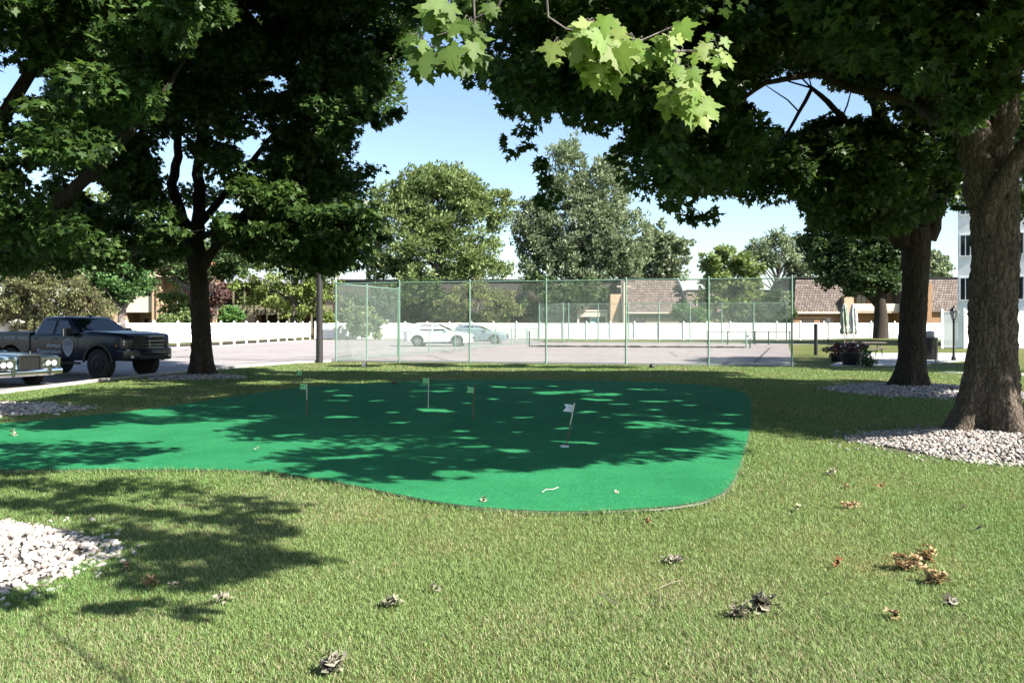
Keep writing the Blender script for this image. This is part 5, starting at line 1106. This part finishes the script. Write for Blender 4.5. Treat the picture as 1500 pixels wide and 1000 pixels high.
def wheel(parent, x, y, R, tw, rimr, rm, spokes, s):
    mb = MB(); h = tw/2
    mb.lathe([(rimr*.95, -h*.8), (R*.88, -h), (R*.97, -h*.9), (R, -h*.6), (R, h*.6), (R*.97, h*.9), (R*.88, h), (rimr*.95, h*.8)], 32, (0, 0, 0), 'y')
    for k in range(30):
        a = 2*PI*k/30
        for q in (-.32, .32): mb.box(-.02+R*math.cos(a)*1.0, .02+R*math.cos(a)*1.0, q*tw-.03, q*tw+.03, R*math.sin(a)-.02, R*math.sin(a)+.02)
    t = mb.build('wheel', M['rubber'], parent, smooth=40); t.location = (x, y, R)
    mb = MB(); yo = s*h*.82
    mb.lathe([(rimr*.99, yo-s*.02), (rimr, yo+s*.015), (rimr*.88, yo+s*.02), (rimr*.85, yo-s*.05)], 28, (0, 0, 0), 'y')
    for k in range(spokes):
        a = 2*PI*k/spokes; ca, sa = math.cos(a), math.sin(a); w2 = rimr*.11
        vs = [(ca*r*rimr-sa*q*w2*f, yo+yy, sa*r*rimr+ca*q*w2*f) for yy in (-s*.03, s*.012) for r, q, f in ((.16, -1, .8), (.9, -1, 1.2), (.9, 1, 1.2), (.16, 1, .8))]
        mb.hexa(vs[:4], vs[4:])
    mb.lathe([(rimr*.2, yo-s*.03), (rimr*.2, yo+s*.02), (rimr*.08, yo+s*.03)], 14, (0, 0, 0), 'y')
    mb.build('rim', rm, t, smooth=30)
    return t
def text(s, size, m, parent, loc, align='LEFT', rot=(PI/2, 0, 0), name='lettering', bold=.0, sx=1):
    cu = bpy.data.curves.new(name, 'FONT'); cu.body = s; cu.size = size; cu.extrude = .002; cu.offset = bold; cu.align_x = align
    t = bpy.data.objects.new(name, cu); C.objects.link(t); bpy.context.view_layer.update(); dg = bpy.context.evaluated_depsgraph_get()
    me = bpy.data.meshes.new_from_object(t.evaluated_get(dg)); bpy.data.objects.remove(t); me.materials.clear(); me.materials.append(m)
    o = link(name, me, parent); o.location = loc; o.rotation_euler = rot; o.scale = (sx, 1, 1); return o
M['rubber'] = mat('tyre_rubber', (.018, .018, .018), rough=.85, scale=30)
M['navy'] = mat('blue_black_car_paint', (.008, .010, .022), (.007, .009, .018), rough=.22, scale=2, spec=.3)
M['trim'] = mat('black_plastic', (.014, .014, .015), rough=.55, scale=12)
M['cglass'] = mat('tinted_car_glass', (.008, .011, .02), rough=.04, scale=2, spec=.8)
M['chrome'] = mat('chrome', (.72, .73, .75), (.6, .61, .63), rough=.12, metal=1, scale=4)
M['dchrome'] = mat('smoked_chrome', (.22, .23, .26), rough=.2, metal=1, scale=4)
M['lens'] = mat('lamp_lens', (.75, .77, .8), (.35, .36, .38), rough=.08, scale=14, spec=.8)
M['sky'] = mat('pale_blue_car_paint', (.30, .42, .50), (.26, .38, .46), rough=.25, scale=2, coat=.8)
M['wcar'] = mat('pearl_white_car_paint', (.78, .79, .8), (.74, .75, .76), rough=.25, scale=2, coat=.8)
M['gcar'] = mat('grey_blue_car_paint', (.17, .21, .235), (.15, .19, .215), rough=.25, scale=2, coat=.8)
M['letter'] = mat('grey_vinyl_lettering', (.42, .43, .5), rough=.5, scale=20)
M['letterd'] = mat('slate_vinyl_lettering', (.10, .11, .17), rough=.5, scale=20)
M['rim'] = mat('silver_alloy', (.4, .41, .42), rough=.3, metal=.8, scale=8)
def quad_panel(name, pts, m, parent, th=.012, smooth=None):
    """thin solid panel through four or more coplanar-ish points, thickness along its normal"""
    p = [Vector(q) for q in pts]; n = (p[1]-p[0]).cross(p[2]-p[0]).normalized()*th; mb = MB(); k = len(p)
    mb.add([q-n*.3 for q in p]+[q+n for q in p], [tuple(range(k-1, -1, -1)), tuple(range(k, 2*k))]+[(i, (i+1) % k, k+(i+1) % k, k+i) for i in range(k)])
    return mb.build(name, m, parent)
def cab(name, parent, m, stations, smooth=40):
    """greenhouse lofted upwards; stations: z, x_back, x_front, half_width, corner"""
    rings = []
    for z, xb, xf, hw, r in stations:
        ring = []
        for cx, cy, a0 in ((xf-r, hw-r, 0), (xb+r, hw-r, PI/2), (xb+r, -hw+r, PI), (xf-r, -hw+r, 3*PI/2)):
            for k in range(4): a = a0+PI/2*k/3; ring.append((cx+r*math.cos(a), cy+r*math.sin(a), z))
        rings.append(ring)
    return MB().loft(rings).build(name, m, parent, smooth=smooth)
def lerp2(a, b, t): return a+(b-a)*t
# ---- pickup
TA = rad(21.5); base = Vector((-12.75, 24.75, 0)); right = Vector((math.sin(TA), -math.cos(TA), 0)); hd = Vector((math.cos(TA), -math.sin(TA), 0)).normalized()
hd = Vector((math.cos(TA), -math.sin(TA), 0)); right = Vector((-math.sin(TA), -math.cos(TA), 0))
org = base-right*.86
tk = thing('pickup_truck', 'dark crew cab pickup truck with grey door lettering and shield emblem', 'pickup truck', org, -TA)
R = .455
body = MB().loft([rring(1.02, .74, .80, 1.22, .05, .08), rring(1.0, .84, .72, 1.30, .06, .12), rring(.9, .96, .62, 1.38, .06, .14), rring(.5, 1.0, .58, 1.43, .06, .16), rring(-.4, 1.0, .56, 1.48, .06, .17), rring(-.72, 1.0, .55, 1.49, .06, .16), rring(-.8, 1.0, .55, 1.34, .06, .06), rring(-2.92, 1.0, .55, 1.34, .06, .06)]).build('body', M['navy'], tk)
cut_wheels(body, [(0, .46)], .56, 1.0)
bed = MB().loft([rring(-2.98, 1.0, .58, 1.40, .06, .05), rring(-5.1, 1.0, .6, 1.42, .06, .05)]).build('bed', M['navy'], tk)
cut_wheels(bed, [(-3.85, .46)], .56, 1.0)
MB().box(-5.05, -3.0, -.86, .86, 1.385, 1.432).build('bed_cover', M['trim'], bed)
cs = [(1.30, -2.88, -.58, .95, .08), (1.40, -2.87, -.70, .93, .10), (1.83, -2.72, -1.32, .79, .16), (1.90, -2.66, -1.42, .75, .18), (1.935, -2.5, -1.6, .62, .18)]
cab_o = cab('cab', tk, M['navy'], cs)
def side(x, z, s, off=.008):
    t = (z-1.40)/(1.83-1.40); hw = lerp2(.93, .79, t); return Vector((x, s*(hw+off), z))
for s in (-1, 1):
    for a, b, c_, d_ in ((-1.86, -1.86, -1.05, -1.50), (-2.72, -2.62, -1.98, -1.98)):
        pts = [side(a, 1.37, s), side(c_, 1.37, s), side(d_, 1.80, s), side(b, 1.80, s)]
        quad_panel('side_window', pts if s < 0 else pts[::-1], M['cglass'], tk, .008)
    mr = MB(); mr.box(-1.16, -.98, s*1.05-(.20 if s < 0 else 0), s*1.05+(.20 if s > 0 else 0), 1.30, 1.56); mr.box(-1.12, -1.02, min(s*.9, s*1.06), max(s*.9, s*1.06), 1.34, 1.40); mi = mr.build('mirror', M['trim'], tk, bevel=.03)
    if s < 0: MB().box(-1.185, -1.158, -1.24, -1.06, 1.32, 1.54).build('mirror_glass', M['chrome'], mi, bevel=.005)
def wsp(y, t, o=.012): # windshield plane
    p = Vector((lerp2(-.70, -1.32, t), y, lerp2(1.40, 1.83, t))); return p+Vector((.57, 0, .82))*o
quad_panel('windshield', [wsp(-.86, .10), wsp(.86, .10), wsp(.70, .93), wsp(-.70, .93)], M['cglass'], tk, .006)
MB().lathe([(.05, 1.93), (.045, 1.99), (.01, 2.0)], 10, (-1.62, .12, 0)).build('roof_antenna', M['black'], tk, smooth=40)
# front end
g = MB(); g.box(1.0, 1.035, -.60, .60, .95, 1.31); gr = g.build('grille', M['trim'], tk, bevel=.02)
mb = MB(); mb.box(1.03, 1.06, -.60, .60, 1.285, 1.32); mb.box(1.03, 1.06, -.60, .60, .93, .965)
for z in (1.04, 1.16): mb.box(1.032, 1.058, -.59, .59, z-.014, z+.014)
mb.box(1.034, 1.066, -.03, .03, .966, 1.284); mb.build('grille_bars', M['dchrome'], gr, bevel=.004)
mb = MB(); mb.prism([(1.066, 1.20), (1.09, 1.25), (1.066, 1.30)], -.055, .055); mb.build('emblem', M['dchrome'], gr)
for s in (-1, 1):
    mb = MB(); pts = [(.98, s*.63), (.965, s*.80), (.86, s*.975), (.72, s*1.004), (.70, s*.95), (.9, s*.6)]
    mb.slab(pts if s > 0 else pts[::-1], .98, 1.24); hl = mb.build('headlight', M['trim'], tk, bevel=.01)
    for yy, xx in ((.70, .985), (.84, .95)):
        mb = MB(); 
        for k, (zz, r) in enumerate(((1.05, .05), (1.16, .06))):
            mb.tube([(xx-.02, s*yy, zz), (xx+.02, s*(yy+.008), zz)], r, 12)
        mb.build('lamp_lens', M['lens'], hl, smooth=40)
    MB().box(.74, .80, s*1.006-.006, s*1.006+.006, 1.0, 1.05).build('side_marker', mat('amber_lens', (.5, .2, .03), rough=.2), tk)
    mb = MB(); mb.tube([(1.125, s*.74, .68), (1.15, s*.74, .68)], .05, 12); mb.build('fog_lamp', M['lens'], tk, smooth=40)
    w1 = wheel(tk, 0, s*.87, R, .30, .26, M['black'], 8, s); w2 = wheel(tk, -3.85, s*.87, R, .30, .26, M['black'], 8, s)
    MB().box(-2.9, -.75, s*1.02-.08, s*1.02+.08, .44, .50).build('running_board', M['trim'], tk, bevel=.02)
    for x in (-1.75, -2.62): MB().box(x-.12, x+.02, s*1.005-.015, s*1.005+.015, 1.20, 1.24).build('door_handle', M['trim'], tk, bevel=.008)
    for x in (-.86, -1.93): MB().box(x-.006, x+.006, s*1.0-.004, s*1.0+.003, .62, 1.30).build('door_gap', M['black'], tk)
    mb = MB(); 
    for k in range(15):
        a0, a1 = PI*(.02+.96*k/15), PI*(.02+.96*(k+1)/15)
        p = [(math.cos(a)*r, .46+math.sin(a)*r) for a, r in ((a0, .56), (a1, .56), (a1, .64), (a0, .64))]
        mb.add([(x, s*1.0+yy, z) for yy in (-.02, .02) for x, z in p], [(3, 2, 1, 0), (4, 5, 6, 7), (0, 1, 5, 4), (1, 2, 6, 5), (2, 3, 7, 6), (3, 0, 4, 7)])
    mb.build('fender_flare', M['trim'], tk, smooth=40)
bp = MB().loft([[(x, y, z) for x, y, z in r] for r in (rring(.80, .99, .60, .93, .05, .05), rring(1.0, .97, .56, .93, .06, .06), rring(1.12, .84, .56, .92, .07, .07), rring(1.16, .6, .58, .90, .08, .08))]).build('bumper', M['navy'], tk, smooth=40)
MB().box(1.12, 1.175, -.58, .58, .78, .80).build('bumper_strip', M['dchrome'], bp); MB().box(1.10, 1.17, -.5, .5, .60, .72).build('air_intake', M['trim'], bp)
# side stripe highlights are reflections; lettering and shield on the passenger side
y_ = -1.008
text('Armor', .20, M['letter'], tk, (-1.56, y_, .945), 'RIGHT', bold=.003, sx=1.15)
text('Restoration', .20, M['letter'], tk, (-1.56, y_, .765), 'RIGHT', bold=.003, sx=1.12)
text('FIRE   WATER   MOLD', .13, M['letter'], tk, (-3.04, y_, 1.20), 'RIGHT', bold=.002, sx=1.2)
shp = [(0, 0), (.10, .07), (.18, .18), (.215, .34), (.22, .46), (.17, .50), (.10, .545), (0, .575)]
sh = shp+[(-x, z) for x, z in shp[-2:0:-1]]
sx0, sz0 = -1.26, .66
mb = MB(); mb.prism([(sx0+x, sz0+z) for x, z in sh], y_-.003, y_+.004); em = mb.build('shield_emblem', M['letter'], tk)
mb = MB(); ins = [(x*.88, .03+z*.9) for x, z in sh]; mb.prism([(sx0+x, sz0+z) for x, z in ins if z > .33]+[], y_-.006, y_-.0032); mb.build('star_field', M['letterd'], em)
mb = MB()
for k in range(4):
    x = -.135+k*.09; zb = .075+abs(x)*.75; mb.box(sx0+x-.02, sx0+x+.02, y_-.006, y_-.0032, sz0+zb, sz0+.325)
mb.build('stripes', M['letterd'], em)
mb = MB()
for r_, (zz, xs) in enumerate(((.49, (-.05, .05)), (.44, (-.12, -.04, .04, .12)), (.385, (-.14, -.07, 0, .07, .14)))):
    for x in xs:
        st = [(math.cos(PI/2+i*PI/5)*(.022 if i % 2 == 0 else .009), math.sin(PI/2+i*PI/5)*(.022 if i % 2 == 0 else .009)) for i in range(10)]
        mb.prism([(sx0+x+a, sz0+zz+b) for a, b in st], y_-.009, y_-.0065)
mb.build('stars', M['letter'], em)
# ---- old pale blue saloon, front end in the picture
CA = rad(21.5); Fc_ = Vector((-12.85, 21.25, 0))
ch_ = Vector((math.cos(CA), -math.sin(CA), 0)); o0 = Fc_-ch_*.95
oc = thing('classic_car', 'pale blue classic car with chrome bumper at left edge', 'car', o0, -CA)
body = MB().loft([rring(.86, .93, .42, .80, .03, .05), rring(.82, .955, .30, .83, .04, .07), rring(.4, .97, .26, .86, .05, .08), rring(-.9, .98, .25, .90, .05, .09), rring(-3.9, .97, .26, .88, .05, .08), rring(-4.5, .94, .35, .84, .05, .07)]).build('body', M['sky'], oc)
cut_wheels(body, [(0, .33), (-3.0, .33)], .40, .96)
MB().loft([rring(.80, .30, .82, .87, .01, .02), rring(.2, .42, .84, .90, .01, .03), rring(-.95, .55, .87, .93, .01, .03)]).build('hood_bulge', M['sky'], oc, smooth=40)
cab('cab', oc, M['sky'], [(.88, -3.55, -1.0, .86, .1), (.92, -3.5, -1.05, .85, .1), (1.28, -3.0, -1.72, .70, .16), (1.33, -2.9, -1.85, .64, .18), (1.36, -2.7, -2.05, .5, .2)])
def w2(y, t, o=.012):
    p = Vector((lerp2(-1.05, -1.72, t), y, lerp2(.92, 1.28, t))); return p+Vector((.45, 0, .85))*o
quad_panel('windshield', [w2(-.78, .08), w2(.78, .08), w2(.62, .93), w2(-.62, .93)], M['cglass'], oc, .006)
for s in (-1, 1):
    def sd(x, z): return Vector((x, s*(lerp2(.85, .70, (z-.92)/.36)+.008), z))
    pts = [sd(-2.1, .95), sd(-1.2, .95), sd(-1.75, 1.25), sd(-2.1, 1.25)]; quad_panel('side_window', pts if s < 0 else pts[::-1], M['cglass'], oc, .008)
    pts = [sd(-3.3, .95), sd(-2.18, .95), sd(-2.18, 1.25), sd(-2.95, 1.25)]; quad_panel('side_window', pts if s < 0 else pts[::-1], M['cglass'], oc, .008)
    mb = MB(); mb.box(.86, .905, min(s*.36, s*.90), max(s*.36, s*.90), .47, .765); bz = mb.build('headlight_bezel', M['chrome'], oc, bevel=.02)
    MB().box(.896, .912, min(s*.46, s*.82), max(s*.46, s*.82), .53, .72).build('lamp_recess', M['black'], bz)
    for yy in (.55, .73):
        mb = MB(); mb.tube([(.905, s*yy, .625), (.93, s*yy, .625)], .078, 18); hl = mb.build('headlight', M['lens'], oc, smooth=40)
        mb = MB(); mb.lathe([(.08, .925), (.092, .93), (.092, .915)], 18); 
    MB().box(.90, .93, min(s*.88, s*.93), max(s*.88, s*.93), .5, .78).build('corner_trim', M['chrome'], oc, bevel=.008)
    mb = MB(); mb.box(.98, 1.05, s*.52-.05, s*.52+.05, .30, .60); mb.build('bumper_guard', M['chrome'], oc, bevel=.025)
    for x in (0, -3.0): wheel(oc, x, s*.80, .335, .2, .19, M['chrome'], 12, s)
mb = MB(); mb.box(.86, .93, -.29, .29, .44, .83); gr = mb.build('grille', M['black'], oc, bevel=.01)
mb = MB(); mb.box(.86, .965, -.31, .31, .83, .87); mb.box(.86, .96, -.32, -.285, .42, .828); mb.box(.86, .96, .285, .32, .42, .828)
for k in range(9): y = -.25+k*.5/8; mb.box(.932, .94, y-.004, y+.004, .45, .828)
mb.build('grille_bars', M['dchrome'], gr)
mb = MB(); mb.tube([(.95, 0, .87), (.95, 0, .95)], .007, 6); mb.box(.945, .955, -.014, .014, .93, .97); mb.build('hood_ornament', M['chrome'], oc)
bp = MB().loft([[(x, y, z) for (x, z) in ((xf, .30), (xf+.05, .33), (xf+.07, .40), (xf+.05, .47), (xf, .50), (xf-.06, .48), (xf-.06, .32))] for xf, y in ((.55, -1.04), (.80, -1.03), (.90, -.96), (.94, -.5), (.96, 0), (.94, .5), (.90, .96), (.80, 1.03), (.55, 1.04))]).build('bumper', M['chrome'], oc, smooth=40)
MB().box(1.015, 1.035, -.5, .5, .385, .415).build('bumper_rub_strip', M['black'], bp)
# ---- white crossover and grey car behind the court
def crossover(name, label, loc, rz, paint, sc=1.0):
    r = thing(name, label, 'car', loc, rz, None); r.scale = (sc, sc, sc)
    b = MB().loft([rring(2.40, .62, .42, .72, .05, .06), rring(2.33, .78, .30, .82, .06, .09), rring(2.05, .88, .24, .92, .06, .14), rring(1.4, .92, .22, 1.00, .06, .16), rring(.75, .93, .22, 1.06, .06, .14), rring(-1.2, .93, .22, 1.10, .06, .10), rring(-1.9, .91, .26, 1.12, .06, .12), rring(-2.2, .84, .34, 1.08, .06, .12), rring(-2.3, .74, .46, .98, .05, .10)]).build('body', paint, r)
    cut_wheels(b, [(1.40, .36), (-1.35, .36)], .41, .92)
    cb = cab('cab', r, paint, [(1.0, -2.12, 1.05, .84, .12), (1.08, -2.1, .92, .83, .14), (1.30, -2.0, .45, .77, .18), (1.54, -1.75, -.08, .64, .2), (1.62, -1.5, -.35, .56, .22), (1.65, -1.2, -.55, .42, .2)])
    for s in (-1, 1):
        def sd(x, z): return Vector((x, s*(lerp2(.83, .64, (z-1.08)/.46)+.012), z))
        for pl in ([(-.28, 1.10), (.72, 1.10), (.30, 1.34), (-.02, 1.47), (-.28, 1.51)], [(-1.2, 1.12), (-.36, 1.10), (-.36, 1.51), (-.9, 1.51), (-1.2, 1.49)], [(-1.85, 1.20), (-1.28, 1.13), (-1.28, 1.47), (-1.5, 1.42)]):
            pts = [sd(*p) for p in pl]; quad_panel('side_window', pts if s < 0 else pts[::-1], M['cglass'], r, .006)
        MB().box(.55, .75, min(s*.84, s*1.04), max(s*.84, s*1.04), 1.06, 1.20).build('mirror', paint, r, bevel=.03)
        for x in (-.42, -1.25): MB().box(x-.1, x+.08, s*.925-.012, s*.925+.012, .92, .955).build('door_handle', M['chrome'], r, bevel=.006)
        for x in (1.40, -1.35): wheel(r, x, s*.81, .36, .22, .25, M['rim'], 10, s)
        MB().box(-.95, 1.0, s*.915-.015, s*.915+.022, .22, .36).build('sill_trim', M['trim'], r, bevel=.01)
        for xw in (1.40, -1.35):
            mb = MB()
            for k in range(12):
                a0, a1 = PI*(.02+.96*k/12), PI*(.02+.96*(k+1)/12)
                p = [(xw+math.cos(a)*q, .36+math.sin(a)*q) for a, q in ((a0, .41), (a1, .41), (a1, .46), (a0, .46))]
                mb.add([(x, s*.925+yy, z) for yy in (-.03, .012) for x, z in p], [(3, 2, 1, 0), (4, 5, 6, 7), (0, 1, 5, 4), (1, 2, 6, 5), (2, 3, 7, 6), (3, 0, 4, 7)])
            mb.build('wheel_arch', M['trim'], r)
        mb = MB(); pts = [(2.30, s*.5), (2.26, s*.74), (1.95, s*.90), (1.9, s*.82), (2.2, s*.5)]; mb.slab(pts if s > 0 else pts[::-1], .78, .88); mb.build('headlight', M['lens'], r, bevel=.008)
        mb = MB(); pts = [(-2.26, s*.55), (-2.22, s*.84), (-1.8, s*.925), (-1.8, s*.86), (-2.2, s*.5)]; mb.slab(pts if s < 0 else pts[::-1], .94, 1.04); mb.build('tail_light', mat('red_tail_lens', (.3, .02, .02), rough=.15), r, bevel=.008)
    def wq(y, t):
        return Vector((lerp2(.92, -.08, t), y, lerp2(1.08, 1.54, t)))+Vector((.42, 0, .9))*.035
    quad_panel('windshield', [wq(-.76, .06), wq(.76, .06), wq(.56, .9), wq(-.56, .9)], M['cglass'], r, .006)
    MB().loft([[(-2.05, y, 1.56), (-1.5, y, 1.60), (-1.5, y, 1.64), (-2.05, y, 1.60)] for y in (-.58, .58)]).build('roof_spoiler', M['trim'], r)
    MB().box(2.34, 2.43, -.52, .52, .50, .70).build('grille', M['trim'], r, bevel=.02)
    MB().box(-2.34, -2.2, -.7, .7, .36, .52).build('rear_bumper', M['trim'], r, bevel=.03)
    return r
crossover('crossover_car', 'white crossover car parked behind the left court fence', (-5.5, 60.0, 0), rad(-4), M['wcar'], 1.08)
crossover('hatchback_car', 'grey blue car partly hidden behind the white crossover', (-2.75, 67.5, 0), rad(-8), M['gcar'], 1.0)
print('objects', len(bpy.data.objects))
